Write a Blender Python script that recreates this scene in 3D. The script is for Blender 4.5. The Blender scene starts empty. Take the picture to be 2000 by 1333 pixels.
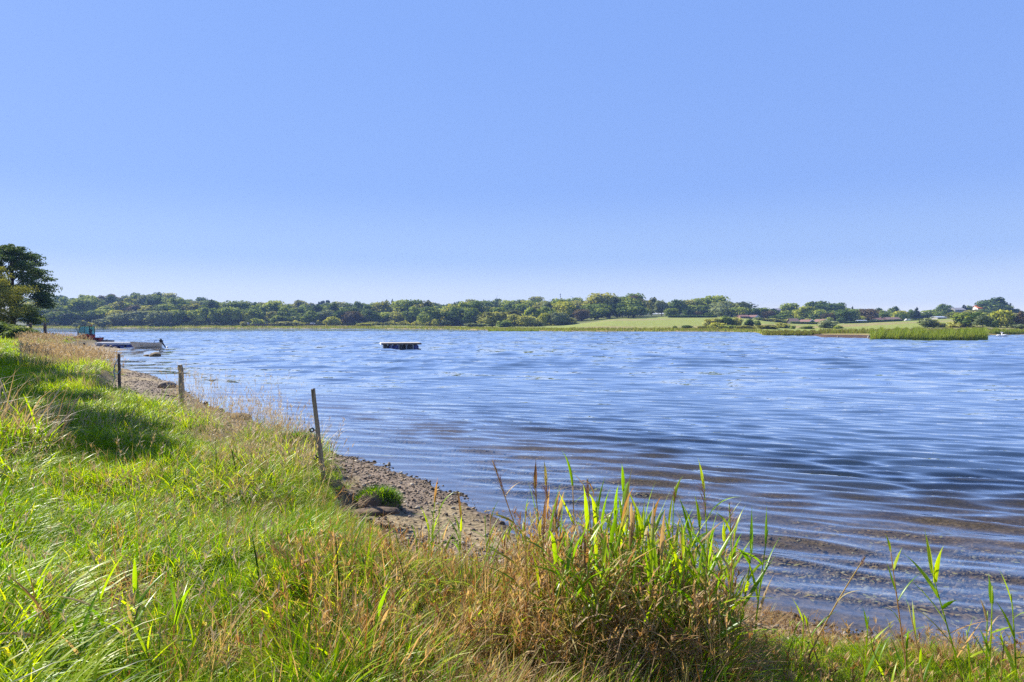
import bpy, bmesh, math, random
import numpy as np
from mathutils import Vector, Matrix

SC = bpy.context.scene
COL = SC.collection
rng = np.random.default_rng(7)
random.seed(7)
R = math.radians

# ------------------------------------------------------------------ camera
H, F, HY = 2.1, 1333.0, 633.0            # eye height over the water, focal length and horizon row in photo pixels
cam = bpy.data.cameras.new('camera')
cam.lens = 24.0 * 0.9998
cam.sensor_width = 36.0
cam.shift_y = -(666.5 - HY) / 2000.0
cam.clip_start = 0.05
cam.clip_end = 12000
camo = bpy.data.objects.new('camera', cam)
COL.objects.link(camo)
camo.location = (0, 0, H)
camo.rotation_euler = (math.pi / 2, 0, 0)
SC.camera = camo

# ------------------------------------------------------------------ sky, sun, exposure
SUN_EL, SUN_AZ = 37.0, -52.0             # azimuth measured from +Y, negative = to the left
world = bpy.data.worlds.new('World')
SC.world = world
world.use_nodes = True
wn = world.node_tree
bg = wn.nodes['Background']
bg.inputs[1].default_value = 0.08
sky = wn.nodes.new('ShaderNodeTexSky')
sky.sky_type = 'NISHITA'
sky.sun_disc = False
sky.sun_elevation = R(SUN_EL)
sky.sun_rotation = R(SUN_AZ)
sky.air_density = 1.0
sky.dust_density = 0.3
sky.ozone_density = 3.0
tc = wn.nodes.new('ShaderNodeTexCoord')
sep = wn.nodes.new('ShaderNodeSeparateXYZ')
wn.links.new(tc.outputs['Generated'], sep.inputs[0])
ramp = wn.nodes.new('ShaderNodeValToRGB')
ramp.color_ramp.interpolation = 'EASE'
els = ramp.color_ramp.elements
stops = [(0.0, (.98, .96, .95)), (.035, (.64, .73, .91)), (.10, (.345, .505, .89)), (.20, (.245, .41, .89)),
         (.42, (.225, .395, .90)), (.75, (.11, .23, .70)), (1.0, (.08, .18, .56))]
while len(els) < len(stops):
    els.new(0.5)
for e, (p, c) in zip(els, stops):
    e.position = p
    e.color = (*c, 1)
wn.links.new(sep.outputs['Z'], ramp.inputs[0])
scl = wn.nodes.new('ShaderNodeVectorMath')
scl.operation = 'SCALE'
scl.inputs[3].default_value = 6.1
wn.links.new(ramp.outputs[0], scl.inputs[0])
mx = wn.nodes.new('ShaderNodeMix')
mx.data_type = 'RGBA'
mx.inputs[0].default_value = 0.87
wn.links.new(sky.outputs[0], mx.inputs[6])
wn.links.new(scl.outputs[0], mx.inputs[7])
wn.links.new(mx.outputs[2], bg.inputs[0])

sl = bpy.data.lights.new('sun', 'SUN')
sl.energy = 5.0
sl.angle = R(0.53)
sl.color = (1.0, 0.94, 0.84)
so = bpy.data.objects.new('sun', sl)
COL.objects.link(so)
SD = Vector((math.sin(R(SUN_AZ)) * math.cos(R(SUN_EL)), math.cos(R(SUN_AZ)) * math.cos(R(SUN_EL)), math.sin(R(SUN_EL))))
so.rotation_euler = SD.to_track_quat('Z', 'Y').to_euler()
so.location = (-30, 30, 60)

SC.view_settings.view_transform = 'Standard'
SC.view_settings.look = 'None'
SC.view_settings.exposure = 1.12
SC.view_settings.gamma = 1.0
SC.view_settings.use_curve_mapping = False
SC.render.engine = 'CYCLES'
SC.cycles.max_bounces = 8
SC.cycles.diffuse_bounces = 2
SC.cycles.glossy_bounces = 3
SC.cycles.transmission_bounces = 4
SC.cycles.transparent_max_bounces = 12
SC.cycles.volume_bounces = 0
SC.cycles.use_denoising = False
SC.cycles.sample_clamp_indirect = 4.0
SC.cycles.sample_clamp_direct = 12.0


# ------------------------------------------------------------------ helpers
def tag(o, label=None, cat=None, group=None, kind=None):
    if label: o['label'] = label
    if cat: o['category'] = cat
    if group: o['group'] = group
    if kind: o['kind'] = kind
    return o


def link(name, me, parent=None, mats=None):
    o = bpy.data.objects.new(name, me)
    COL.objects.link(o)
    if parent: o.parent = parent
    if mats:
        for m in (mats if isinstance(mats, (list, tuple)) else [mats]):
            if me.materials.find(m.name) < 0: me.materials.append(m)
    return o


def empty(name, loc=(0, 0, 0), rz=0.0, label=None, cat=None, group=None):
    o = bpy.data.objects.new(name, None)
    COL.objects.link(o)
    o.location = loc
    o.rotation_euler = (0, 0, rz)
    o.empty_display_size = 0.2
    return tag(o, label, cat, group)


def mesh_np(name, V, Fs, mat=None, fattr=None, vattr=None, smooth=False, mats=None, midx=None):
    """V (n,3); Fs list of (m,3)/(m,4) int arrays."""
    V = np.asarray(V, np.float32)
    me = bpy.data.meshes.new(name)
    if not isinstance(Fs, (list, tuple)): Fs = [Fs]
    Fs = [np.asarray(f, np.int32) for f in Fs if len(f)]
    me.vertices.add(len(V))
    me.vertices.foreach_set('co', V.ravel())
    nl = sum(f.size for f in Fs); nf = sum(len(f) for f in Fs)
    if nf:
        me.loops.add(nl)
        me.polygons.add(nf)
        me.loops.foreach_set('vertex_index', np.concatenate([f.ravel() for f in Fs]))
        st = []; c = 0
        for f in Fs:
            k = f.shape[1]
            st.append(c + np.arange(len(f)) * k); c += f.size
        me.polygons.foreach_set('loop_start', np.concatenate(st).astype(np.int32))
        if smooth: me.polygons.foreach_set('use_smooth', np.ones(nf, bool))
        if midx is not None: me.polygons.foreach_set('material_index', np.asarray(midx, np.int32))
    for k, a in (vattr or {}).items():
        a = np.asarray(a, np.float32)
        if a.ndim == 1:
            me.attributes.new(k, 'FLOAT', 'POINT').data.foreach_set('value', a)
        elif a.shape[1] == 3:
            me.attributes.new(k, 'FLOAT_VECTOR', 'POINT').data.foreach_set('vector', a.ravel())
        else:
            me.attributes.new(k, 'FLOAT_COLOR', 'POINT').data.foreach_set('color', a.ravel())
    for m in ([mat] if mat else (mats or [])): me.materials.append(m)
    me.update(calc_edges=True)
    return me


def grid_faces(nr, nc):
    i = np.arange(nr - 1)[:, None] * nc + np.arange(nc - 1)[None, :]
    return np.stack([i, i + 1, i + nc + 1, i + nc], -1).reshape(-1, 4)


def hash2(ix, iy, seed=0):
    h = (ix.astype(np.int64) * 374761393 + iy.astype(np.int64) * 668265263 + seed * 974711) & 0x7fffffff
    h = ((h ^ (h >> 13)) * 1274126177) & 0x7fffffff
    return ((h ^ (h >> 16)) & 0xffff) / 65535.0


def vnoise(x, y, seed=0):
    ix, iy = np.floor(x), np.floor(y)
    fx, fy = x - ix, y - iy
    fx = fx * fx * (3 - 2 * fx); fy = fy * fy * (3 - 2 * fy)
    a, b = hash2(ix, iy, seed), hash2(ix + 1, iy, seed)
    c, d = hash2(ix, iy + 1, seed), hash2(ix + 1, iy + 1, seed)
    return (a + (b - a) * fx) + ((c + (d - c) * fx) - (a + (b - a) * fx)) * fy


def fbm(x, y, seed=0, o=3):
    s = 0; a = 0.5; t = 0
    for k in range(o):
        s = s + a * vnoise(x * 2 ** k, y * 2 ** k, seed + k * 17); t += a; a *= 0.5
    return s / t


def sstep(a, b, x):
    t = np.clip((x - a) / (b - a), 0, 1)
    return t * t * (3 - 2 * t)


# small bmesh-free shape collector ----------------------------------------
class MB:
    def __init__(self): self.v = []; self.f = []
    def add(self, vs, fs):
        b = len(self.v)
        self.v += [tuple(v) for v in vs]
        self.f += [tuple(i + b for i in f) for f in fs]
        return self
    def box(self, c, s, M=None, taper=1.0, bev=0.0):
        x, y, z = s[0] / 2, s[1] / 2, s[2] / 2
        vs = []
        for sz in (-1, 1):
            t = taper if sz > 0 else 1
            for sx, sy in ((-1, -1), (1, -1), (1, 1), (-1, 1)):
                vs.append(Vector((sx * x * t, sy * y * t, sz * z)))
        if M is not None: vs = [M @ v for v in vs]
        vs = [v + Vector(c) for v in vs]
        return self.add(vs, [(3, 2, 1, 0), (4, 5, 6, 7), (0, 1, 5, 4), (1, 2, 6, 5), (2, 3, 7, 6), (3, 0, 4, 7)])
    def tube(self, pts, rad, n=8, caps=True):
        pts = [Vector(p) for p in pts]
        if not isinstance(rad, (list, tuple)): rad = [rad] * len(pts)
        vs = []; fs = []
        for i, p in enumerate(pts):
            d = (pts[min(i + 1, len(pts) - 1)] - pts[max(i - 1, 0)]).normalized()
            a = d.orthogonal().normalized() if abs(d.z) > .95 else d.cross(Vector((0, 0, 1))).normalized()
            if abs(d.z) > .95: a = Vector((1, 0, 0)) - d * d.x; a.normalize()
            b = d.cross(a)
            for k in range(n):
                t = 2 * math.pi * k / n
                vs.append(p + (a * math.cos(t) + b * math.sin(t)) * rad[i])
        for i in range(len(pts) - 1):
            for k in range(n):
                k2 = (k + 1) % n
                fs.append((i * n + k, i * n + k2, (i + 1) * n + k2, (i + 1) * n + k))
        if caps:
            fs.append(tuple(range(n - 1, -1, -1))); fs.append(tuple((len(pts) - 1) * n + k for k in range(n)))
        return self.add(vs, fs)
    def prism(self, poly, y0, y1, axis='y'):
        n = len(poly)
        def mk(a, b, t): return {'y': (a, t, b), 'x': (t, a, b), 'z': (a, b, t)}[axis]
        vs = [mk(a, b, y0) for a, b in poly] + [mk(a, b, y1) for a, b in poly]
        fs = [tuple(range(n)), tuple(range(2 * n - 1, n - 1, -1))]
        fs += [(i, n + i, n + (i + 1) % n, (i + 1) % n) for i in range(n)]
        return self.add(vs, fs)
    def wheel(self, c, r, w, n=20, axis='y', rin=None):
        vs = []; fs = []
        prof = [(r * .9, -w / 2), (r, -w * .32), (r, w * .32), (r * .9, w / 2)]
        if rin: prof = [(rin, -w / 2)] + prof + [(rin, w / 2)]
        for k in range(n):
            t = 2 * math.pi * k / n
            for rr, ww in prof:
                a, b = rr * math.cos(t), rr * math.sin(t)
                vs.append(Vector(c) + Vector((a, ww, b) if axis == 'y' else (ww, a, b)))
        m = len(prof)
        for k in range(n):
            k2 = (k + 1) % n
            for j in range(m - 1): fs.append((k * m + j, k2 * m + j, k2 * m + j + 1, k * m + j + 1))
            if rin: fs.append((k * m + m - 1, k2 * m + m - 1, k2 * m, k * m))
        if not rin:
            fs.append(tuple(k * m for k in range(n))); fs.append(tuple(k * m + m - 1 for k in range(n - 1, -1, -1)))
        return self.add(vs, fs)
    def build(self, name, mat, parent=None, smooth=False, label=None, bevel=0):
        me = bpy.data.meshes.new(name)
        me.from_pydata(self.v, [], self.f)
        bm = bmesh.new(); bm.from_mesh(me)
        bmesh.ops.recalc_face_normals(bm, faces=bm.faces)
        if bevel:
            bmesh.ops.bevel(bm, geom=[e for e in bm.edges if e.calc_face_angle(0) > .6], offset=bevel, segments=1, affect='EDGES')
        bm.to_mesh(me); bm.free()
        me.materials.append(mat)
        if smooth: me.polygons.foreach_set('use_smooth', np.ones(len(me.polygons), bool))
        o = link(name, me, parent)
        if label: o['label'] = label
        return o


# ------------------------------------------------------------------ materials
def nmat(name):
    m = bpy.data.materials.new(name)
    m.use_nodes = True
    nt = m.node_tree
    nt.nodes.clear()
    out = nt.nodes.new('ShaderNodeOutputMaterial')
    return m, nt, out


def N(nt, t, **kw):
    n = nt.nodes.new('ShaderNode' + t)
    for k, v in kw.items():
        if k == 'ins':
            for i, val in v.items():
                if isinstance(val, bpy.types.NodeSocket): nt.links.new(val, n.inputs[i])
                else: n.inputs[i].default_value = val
        else: setattr(n, k, v)
    return n


def mixc(nt, fac, a, b, blend='MIX'):
    n = N(nt, 'Mix', data_type='RGBA', blend_type=blend)
    for i, v in ((0, fac), (6, a), (7, b)):
        if isinstance(v, bpy.types.NodeSocket): nt.links.new(v, n.inputs[i])
        else: n.inputs[i].default_value = (*v, 1) if isinstance(v, tuple) and len(v) == 3 else v
    return n.outputs[2]


def mth(nt, op, a, b=0.0, clamp=False):
    n = N(nt, 'Math', operation=op, use_clamp=clamp)
    for i, v in ((0, a), (1, b)):
        if isinstance(v, bpy.types.NodeSocket): nt.links.new(v, n.inputs[i])
        else: n.inputs[i].default_value = v
    return n.outputs[0]


def attr(nt, name): return N(nt, 'Attribute', attribute_name=name)


def plain(name, col, rough=.6, metal=0.0, var=.25, scale=6.0, bump=0.0, spec=.4, col2=None, stretch=(1, 1, 1)):
    m, nt, out = nmat(name)
    tc = N(nt, 'TexCoord')
    mp = N(nt, 'Mapping', ins={0: tc.outputs['Object'], 3: stretch})
    nz = N(nt, 'TexNoise', ins={0: mp.outputs[0], 2: scale, 3: 5.0, 4: .6})
    c2 = col2 or tuple(c * (1 - var) for c in col)
    c = mixc(nt, N(nt, 'MapRange', ins={0: nz.outputs[0], 1: .35, 2: .65}).outputs[0], tuple(col), tuple(c2))
    p = N(nt, 'BsdfPrincipled', ins={'Base Color': c, 'Roughness': rough, 'Metallic': metal, 'Specular IOR Level': spec})
    if bump:
        b = N(nt, 'Bump', ins={0: 1.0, 1: bump, 2: 0.1}) if False else N(nt, 'Bump')
        b.inputs['Strength'].default_value = bump
        b.inputs['Distance'].default_value = .02
        nt.links.new(nz.outputs[0], b.inputs['Height'])
        nt.links.new(b.outputs[0], p.inputs['Normal'])
    nt.links.new(p.outputs[0], out.inputs[0])
    return m


def leafmat(name, cols, trans=.45, rough=.42, spec=.45, tcol=(1.25, 1.15, .5), hue=.25, bump=False):
    """cols: 3 colours chosen by the blade's own tint; every plant varies by its random id."""
    m, nt, out = nmat(name)
    a = attr(nt, 'tint')
    oi = N(nt, 'ObjectInfo')
    t = mth(nt, 'ADD', a.outputs['Fac'], mth(nt, 'MULTIPLY', mth(nt, 'SUBTRACT', oi.outputs['Random'], .5), hue), True)
    rp = N(nt, 'ValToRGB', ins={0: t})
    e = rp.color_ramp.elements
    while len(e) < len(cols): e.new(.5)
    for i, c in enumerate(cols):
        e[i].position = i / (len(cols) - 1); e[i].color = (*c, 1)
    col = rp.outputs[0]
    p = N(nt, 'BsdfPrincipled', ins={'Base Color': col, 'Roughness': rough, 'Specular IOR Level': spec})
    tr = N(nt, 'BsdfTranslucent', ins={0: mixc(nt, 1.0, col, tcol, 'MULTIPLY')})
    mxs = N(nt, 'MixShader', ins={0: trans, 1: p.outputs[0], 2: tr.outputs[0]})
    nt.links.new(mxs.outputs[0], out.inputs[0])
    return m


M = {}
M['grass'] = leafmat('grass_blade', [(.015, .06, .003), (.15, .32, .003), (.38, .54, .003), (.52, .52, .06)], trans=.55, rough=.38, spec=.14, tcol=(1.32, 1.2, .15))
M['dry'] = leafmat('dry_grass', [(.20, .095, .03), (.36, .22, .085), (.56, .42, .21), (.32, .34, .05)], trans=.5, rough=.55, spec=.3, tcol=(1.15, .95, .6))
M['straw'] = leafmat('straw', [(.38, .27, .13), (.52, .40, .22), (.62, .52, .32)], trans=.3, rough=.55, spec=.3, tcol=(1.1, .95, .7))
M['reed'] = leafmat('reed_leaf', [(.06, .16, .010), (.20, .36, .010), (.40, .50, .012)], trans=.58, rough=.34, spec=.45, tcol=(1.3, 1.25, .3))
M['plume'] = leafmat('reed_plume', [(.12, .055, .04), (.24, .13, .09), (.34, .22, .15)], trans=.3, rough=.7, spec=.2, tcol=(1.1, .9, .8))
M['farreed'] = leafmat('far_reed', [(.13, .085, .03), (.20, .24, .03), (.21, .30, .025), (.30, .30, .07)], trans=.4, rough=.6, spec=.2)
TREECOLS = {
    'deep': [(.02, .045, .012), (.075, .125, .024), (.22, .27, .055)],
    'green': [(.03, .06, .014), (.13, .185, .03), (.34, .38, .07)],
    'olive': [(.05, .065, .02), (.20, .21, .045), (.44, .41, .10)],
    'silver': [(.075, .10, .04), (.15, .185, .08), (.22, .25, .12)],
    'yellow': [(.12, .15, .02), (.27, .29, .035), (.38, .38, .06)],
    'brown': [(.05, .045, .025), (.11, .085, .045), (.15, .12, .07)],
    'pine': [(.014, .03, .016), (.028, .05, .024), (.045, .07, .03)],
}
TREECOLS = {k: [tuple(min(.5, v * 1.32) for v in q) for q in c] for k, c in TREECOLS.items()}
for k, c in TREECOLS.items():
    M['leaf_' + k] = leafmat('leaf_' + k, c, trans=.3, rough=.75, spec=.06, hue=.5, tcol=(1.25, 1.15, .5))
M['leaf_dark'] = leafmat('leaf_dark', [(.022, .05, .022), (.06, .11, .04), (.13, .19, .065)], trans=.3, rough=.7, spec=.1, hue=.3)
M['bark'] = plain('bark', (.10, .075, .05), .9, var=.5, scale=3, bump=.6, stretch=(3, 3, .5))
M['post'] = plain('weathered_wood', (.40, .30, .19), .85, col2=(.17, .125, .08), scale=14, bump=.8, stretch=(3, 3, .25))
M['postdark'] = plain('dark_wood', (.15, .11, .085), .85, col2=(.06, .045, .035), scale=14, bump=.8, stretch=(3, 3, .25))
M['black'] = plain('black_plastic', (.012, .012, .014), .45)
M['rope'] = plain('blue_rope', (.10, .28, .42), .7, scale=60)
M['white'] = plain('white_paint', (.78, .78, .76), .5, var=.1)
M['deckwood'] = plain('deck_board', (.46, .42, .36), .75, col2=(.40, .35, .29), scale=5, stretch=(.4, 6, 6))
M['bluefloat'] = plain('blue_float', (.012, .035, .22), .35, var=.35)
M['darkfloat'] = plain('dark_float', (.012, .012, .02), .4)
M['boat'] = plain('boat_hull', (.74, .67, .54), .4, col2=(.62, .55, .43), scale=2)
M['boatin'] = plain('boat_inside', (.42, .38, .32), .6)
M['motor'] = plain('outboard_black', (.018, .02, .028), .35)
M['grey'] = plain('grey_metal', (.25, .26, .28), .5)
M['red'] = plain('tractor_red', (.52, .035, .025), .45, var=.35)
M['darkred'] = plain('dark_red_box', (.28, .03, .03), .6, var=.35)
M['tyre'] = plain('tyre', (.018, .017, .016), .85)
M['teal'] = plain('tractor_roof', (.06, .13, .13), .5)
M['orange'] = plain('orange_beacon', (.75, .17, .02), .3)
M['rock'] = plain('shore_rock', (.30, .23, .165), .85, col2=(.12, .095, .07), scale=5, bump=.9)
M['rockgrey'] = plain('grey_rock', (.36, .34, .31), .85, col2=(.17, .16, .15), scale=4, bump=.9)
M['weed'] = plain('weedy_rock', (.20, .135, .055), .9, col2=(.06, .045, .025), scale=9, bump=1.0)
M['mud'] = plain('mud', (.15, .10, .06), .95, col2=(.07, .048, .03), scale=12, bump=1.0)
M['brick'] = plain('house_brick', (.26, .15, .10), .85, scale=2)
M['darkwall'] = plain('dark_timber_wall', (.06, .05, .045), .8)
M['whitewall'] = plain('white_wall', (.72, .70, .66), .8, var=.08)
M['greywall'] = plain('grey_wall', (.30, .29, .28), .8)
M['redtile'] = plain('red_tile_roof', (.22, .115, .09), .8, scale=1.5)
M['orangetile'] = plain('orange_tile_roof', (.72, .22, .08), .8, scale=1.5)
M['greyroof'] = plain('grey_roof', (.26, .26, .28), .8)
M['brownroof'] = plain('brown_roof', (.20, .13, .11), .85)
M['paleroof'] = plain('pale_blue_roof', (.42, .47, .55), .5)
M['window'] = plain('window_glass', (.03, .04, .05), .1, spec=.6)
M['swan'] = plain('swan_white', (.82, .82, .80), .7, var=.05)
M['yellow'] = plain('dandelion_yellow', (.90, .72, .01), .6, var=.25, scale=80)
M['turbine'] = plain('turbine_grey', (.28, .30, .34), .5, var=.05)


def glassmat():
    m, nt, out = nmat('cab_glass')
    fr = N(nt, 'Fresnel', ins={0: 1.5})
    tr = N(nt, 'BsdfTransparent', ins={0: (.55, .92, .94, 1)})
    gl = N(nt, 'BsdfGlossy', ins={0: (1, 1, 1, 1), 1: .03})
    df = N(nt, 'BsdfDiffuse', ins={0: (.45, .88, .90, 1)})
    a = N(nt, 'MixShader', ins={0: .45, 1: tr.outputs[0], 2: df.outputs[0]})
    b = N(nt, 'MixShader', ins={0: fr.outputs[0], 1: a.outputs[0], 2: gl.outputs[0]})
    nt.links.new(b.outputs[0], out.inputs[0])
    return m


M['cabglass'] = glassmat()

# ------------------------------------------------------------------ ground shape
SHORE = np.array([(900, -500), (60, -6), (14, 3.4), (5.5, 4.25), (3.2, 4.35), (2.3, 4.6), (1.7, 5.05), (.85, 5.75), (0, 6.9), (-.62, 8.2),
                  (-1.43, 9.5), (-2.4, 10.6), (-3.4, 11.4), (-4.1, 12.4), (-5.8, 14.9), (-8, 17.8), (-11.5, 23.3), (-14.8, 28), (-19.5, 33.5),
                  (-22.5, 36.5), (-24.0, 40), (-25.3, 44.6), (-28, 47.5), (-30.8, 52.8), (-31.5, 56.3), (-36.2, 60), (-38.6, 67), (-43, 74),
                  (-52, 84), (-70, 97), (-120, 120), (-300, 160), (-900, 220)], float)
POLY = np.vstack([SHORE, [(-900, -900), (900, -900)]])


def sdist(x, y):
    x = np.asarray(x, float); y = np.asarray(y, float)
    d2 = np.full(x.shape, 1e18)
    for a, b in zip(SHORE[:-1], SHORE[1:]):
        e = b - a
        t = np.clip(((x - a[0]) * e[0] + (y - a[1]) * e[1]) / (e @ e), 0, 1)
        d2 = np.minimum(d2, (x - a[0] - t * e[0]) ** 2 + (y - a[1] - t * e[1]) ** 2)
    ins = np.zeros(x.shape, bool)
    n = len(POLY)
    for i in range(n):
        x1, y1 = POLY[i]; x2, y2 = POLY[(i + 1) % n]
        if y1 == y2: continue
        c = (y1 > y) != (y2 > y)
        ins ^= c & (x < (x2 - x1) * (y - y1) / (y2 - y1) + x1)
    return np.where(ins, 1, -1) * np.sqrt(d2)


BWX = [-60, -45, -34, -29, -24, -20, -15.5, -12.5, -10, -8, -5.5, -4, -3, -2, -1, 0, .7, 1.3, 2.2, 4, 8]
BWV = [1.0, 1.0, 2.6, 3.4, 2.8, 1.3, 1.2, 2.1, 2.2, 1.7, 1.05, .85, 1.0, 1.45, 1.75, 1.65, 1.1, .7, .35, .3, .3]


def beachw(x, y=None):
    return np.interp(x, BWX, BWV)


# far shore: photo column, shore depth, depth/row of the tree line or field, depth/row of the ridge
FAR = np.array([
    (-300, 345, 380, 637, 640, 610), (0, 345, 375, 637, 640, 606), (100, 345, 372, 637, 620, 604), (180, 345, 370, 636.5, 560, 602),
    (300, 345, 370, 636.5, 560, 600), (360, 345, 370, 636.5, 600, 606), (420, 340, 370, 636.5, 620, 612), (520, 330, 365, 636.5, 620, 616),
    (620, 315, 360, 636, 620, 617), (700, 305, 355, 636, 620, 619), (800, 285, 350, 636, 620, 616), (870, 270, 340, 636.5, 620, 619),
    (940, 230, 330, 637, 620, 612), (1050, 205, 310, 637, 620, 609), (1100, 190, 300, 636, 600, 611), (1160, 190, 300, 630, 560, 613),
    (1200, 188, 320, 624, 520, 614), (1300, 186, 330, 622, 480, 614), (1420, 180, 330, 622, 480, 614), (1475, 170, 330, 624, 480, 616),
    (1492, 128, 330, 627, 460, 618), (1530, 127, 330, 631, 450, 618), (1590, 124, 330, 633, 440, 616), (1605, 107, 330, 633, 440, 616),
    (1694, 103, 330, 631, 430, 620), (1704, 96, 330, 630, 430, 620), (1790, 94, 330, 627, 430, 618), (1850, 93, 330, 624, 430, 612),
    (1926, 92, 330, 621, 430, 610), (1932, 131, 330, 621, 430, 610), (2000, 133, 330, 622, 430, 614), (2400, 150, 340, 625, 450, 616)], float)
FA = np.arctan((FAR[:, 0] - 1000) / F)
CA = np.cos(FA)
FS, F1, F2 = FAR[:, 1] / CA, FAR[:, 2] / CA, FAR[:, 4] / CA
Z1 = H - (FAR[:, 3] - HY) / F * FAR[:, 2]
Z2 = H - (FAR[:, 5] - HY) / F * FAR[:, 4]


def far_z(x, y):
    az = np.arctan2(x, y); r = np.hypot(x, y)
    S, r1, r2 = (np.interp(az, FA, q) for q in (FS, F1, F2))
    z1, z2 = np.interp(az, FA, Z1), np.interp(az, FA, Z2)
    S = S * (1 + .012 * (vnoise(az * 90, az * 0, 3) - .5))
    zs = np.interp(az, [math.atan(.2), math.atan(.37)], [.35, .22])
    z = np.where(r < S, np.maximum(-1.6, (r - S) * .06), 0)
    t = (r - S)
    up = np.where(t < 4, np.minimum(zs, t * .12), zs + (z1 - zs) * sstep(.1, 1, np.clip((r - S) / (r1 - S), 0, 1)))
    up = np.where(r > r1, z1 + (z2 - z1) * np.clip((r - r1) / (r2 - r1), 0, 1) ** .9, up)
    up = np.where(r > r2, z2 - (r - r2) * .012, up)
    return np.where(r < S, z, up), r - S


def ground(x, y, full=False):
    x = np.asarray(x, float); y = np.asarray(y, float)
    s = sdist(x, y)
    bw = beachw(x, y)
    n1 = fbm(x * 1.1, y * 1.1, 5, 3) - .5
    n2 = fbm(x * .25, y * .25, 9, 2) - .5
    e = s - bw + n1 * .5
    lake = np.maximum(-1.8, np.where(s > -4, .075 * s, -.3 + .12 * (s + 4)))
    beach = .15 * np.minimum(s, bw) + .03 * np.maximum(0, s - bw)
    bank = .24 * (1 - .62 * sstep(.6, 1.6, x) * (y > 0)) * sstep(-.12, .22, e) * sstep(0.15, .5, s) + np.interp(np.maximum(e, 0), [0, 4, 12, 30, 120, 600], [0, .20, .62, 1.25, 3.2, 9])
    near = np.where(s < 0, lake, beach + bank + n1 * .12 * sstep(0, .6, e) + n2 * .22 * sstep(1, 4, e))
    near = near + (fbm(x * 6, y * 6, 21, 2) - .5) * .03
    fz, fr = far_z(x, y)
    front = sstep(55, 80, np.hypot(x, y)) * (y > 0) * (np.arctan2(x, y) < 1.15)
    lakeish = np.where(s < 0, np.maximum(near, np.where(front > 0, fz, -9)), near)
    z = lakeish + np.where(fr > 10, (fbm(x * .03, y * .03, 31, 3) - .5) * .8 * np.clip((fr - 10) / 60, 0, 1), 0) * front * (s < 0)
    if full: return z, s, e, fr
    return z


def G1(x, y): return float(ground(np.array([x]), np.array([y]))[0])


def at(px, py, d):
    """world point on the line of sight of a measured photo position at depth d"""
    return Vector(((px - 1000) / F * d, d, H - (py - HY) / F * d))


def onground(px, d):
    x = (px - 1000) / F * d
    return Vector((x, d, G1(x, d)))


# ------------------------------------------------------------------ ground sheet
def polar(azs, rs):
    A, Rr = np.meshgrid(azs, rs)
    return (np.sin(A) * Rr).ravel(), (np.cos(A) * Rr).ravel()


azs = np.concatenate([np.radians(np.arange(-180, -60, 3.0)), np.radians(np.arange(-60, 60, .28)), np.radians(np.arange(60, 180.1, 3.0))])
rs = np.concatenate([[.02, .3, .7, 1.1, 1.5], np.geomspace(1.8, 1100, 335)])
gx, gy = polar(azs, rs)
gz, gs, ge, gfr = ground(gx, gy, True)
n_lo = fbm(gx * .7, gy * .7, 44, 3)
n_hi = fbm(gx * 5, gy * 5, 51, 3)
C = np.zeros((len(gx), 3))
sand = np.array((.215, .165, .09)); gravel = np.array((.17, .128, .09)); wet = np.array((.10, .075, .052)); bed = np.array((.075, .048, .026))
soil = np.array((.035, .035, .012)); thatch = np.array((.10, .08, .03)); field = np.array((.205, .235, .042)); meadow = np.array((.28, .22, .075))
wood = np.array((.04, .055, .02)); deepbed = np.array((.05, .055, .04))
k = sstep(-.3, .25, ge)[:, None]
beachc = gravel + (sand - gravel) * sstep(.50, .66, n_lo + (ge > -.7) * .12 + (gy > 14) * .05)[:, None]
beachc = np.where((gs < .28)[:, None], wet + (beachc - wet) * sstep(.02, .28, gs)[:, None], beachc)
landc = soil + (thatch - soil) * sstep(.35, .65, n_hi)[:, None]
C[:] = beachc * (1 - k) + landc * k
farland = (gfr > -1) & (gs < 0)
tz = np.clip(gfr / 90, 0, 1)[:, None]
az_ = np.arctan2(gx, gy)
mleft = sstep(math.atan(.18), math.atan(.05), az_)[:, None]
fieldn = fbm(gx * .02, gy * .05, 77, 3)[:, None]
fc = meadow * (1 - sstep(.25, .5, tz)) + field * sstep(.25, .5, tz)
fc = fc + (np.array((.25, .19, .085)) - fc) * sstep(.5, .7, fieldn) * .8
r1 = np.interp(az_, FA, F1)
rr_ = np.hypot(gx, gy)
wmask = sstep(-7, 4, rr_ - r1)[:, None]
fc = fc * (1 - wmask * mleft) + wood * wmask * mleft
rm2 = sstep(20, 60, rr_ - r1)[:, None] * (1 - mleft)
fc = fc * (1 - rm2) + np.array((.10, .12, .035)) * rm2
spit = (az_ > math.atan(.37)) & (az_ < math.atan(.53)) & (gfr < 14)
fc[spit] = np.array((.075, .045, .03))
C[farland] = fc[farland]
lk = (gs < 0) & (gfr < -1)
depth = np.maximum(0, -gz)
C[lk] = (bed * (.6 + .8 * n_hi[:, None]) * (1 - sstep(.3, 1.2, depth)[:, None]) + deepbed * sstep(.3, 1.2, depth)[:, None])[lk]


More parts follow.
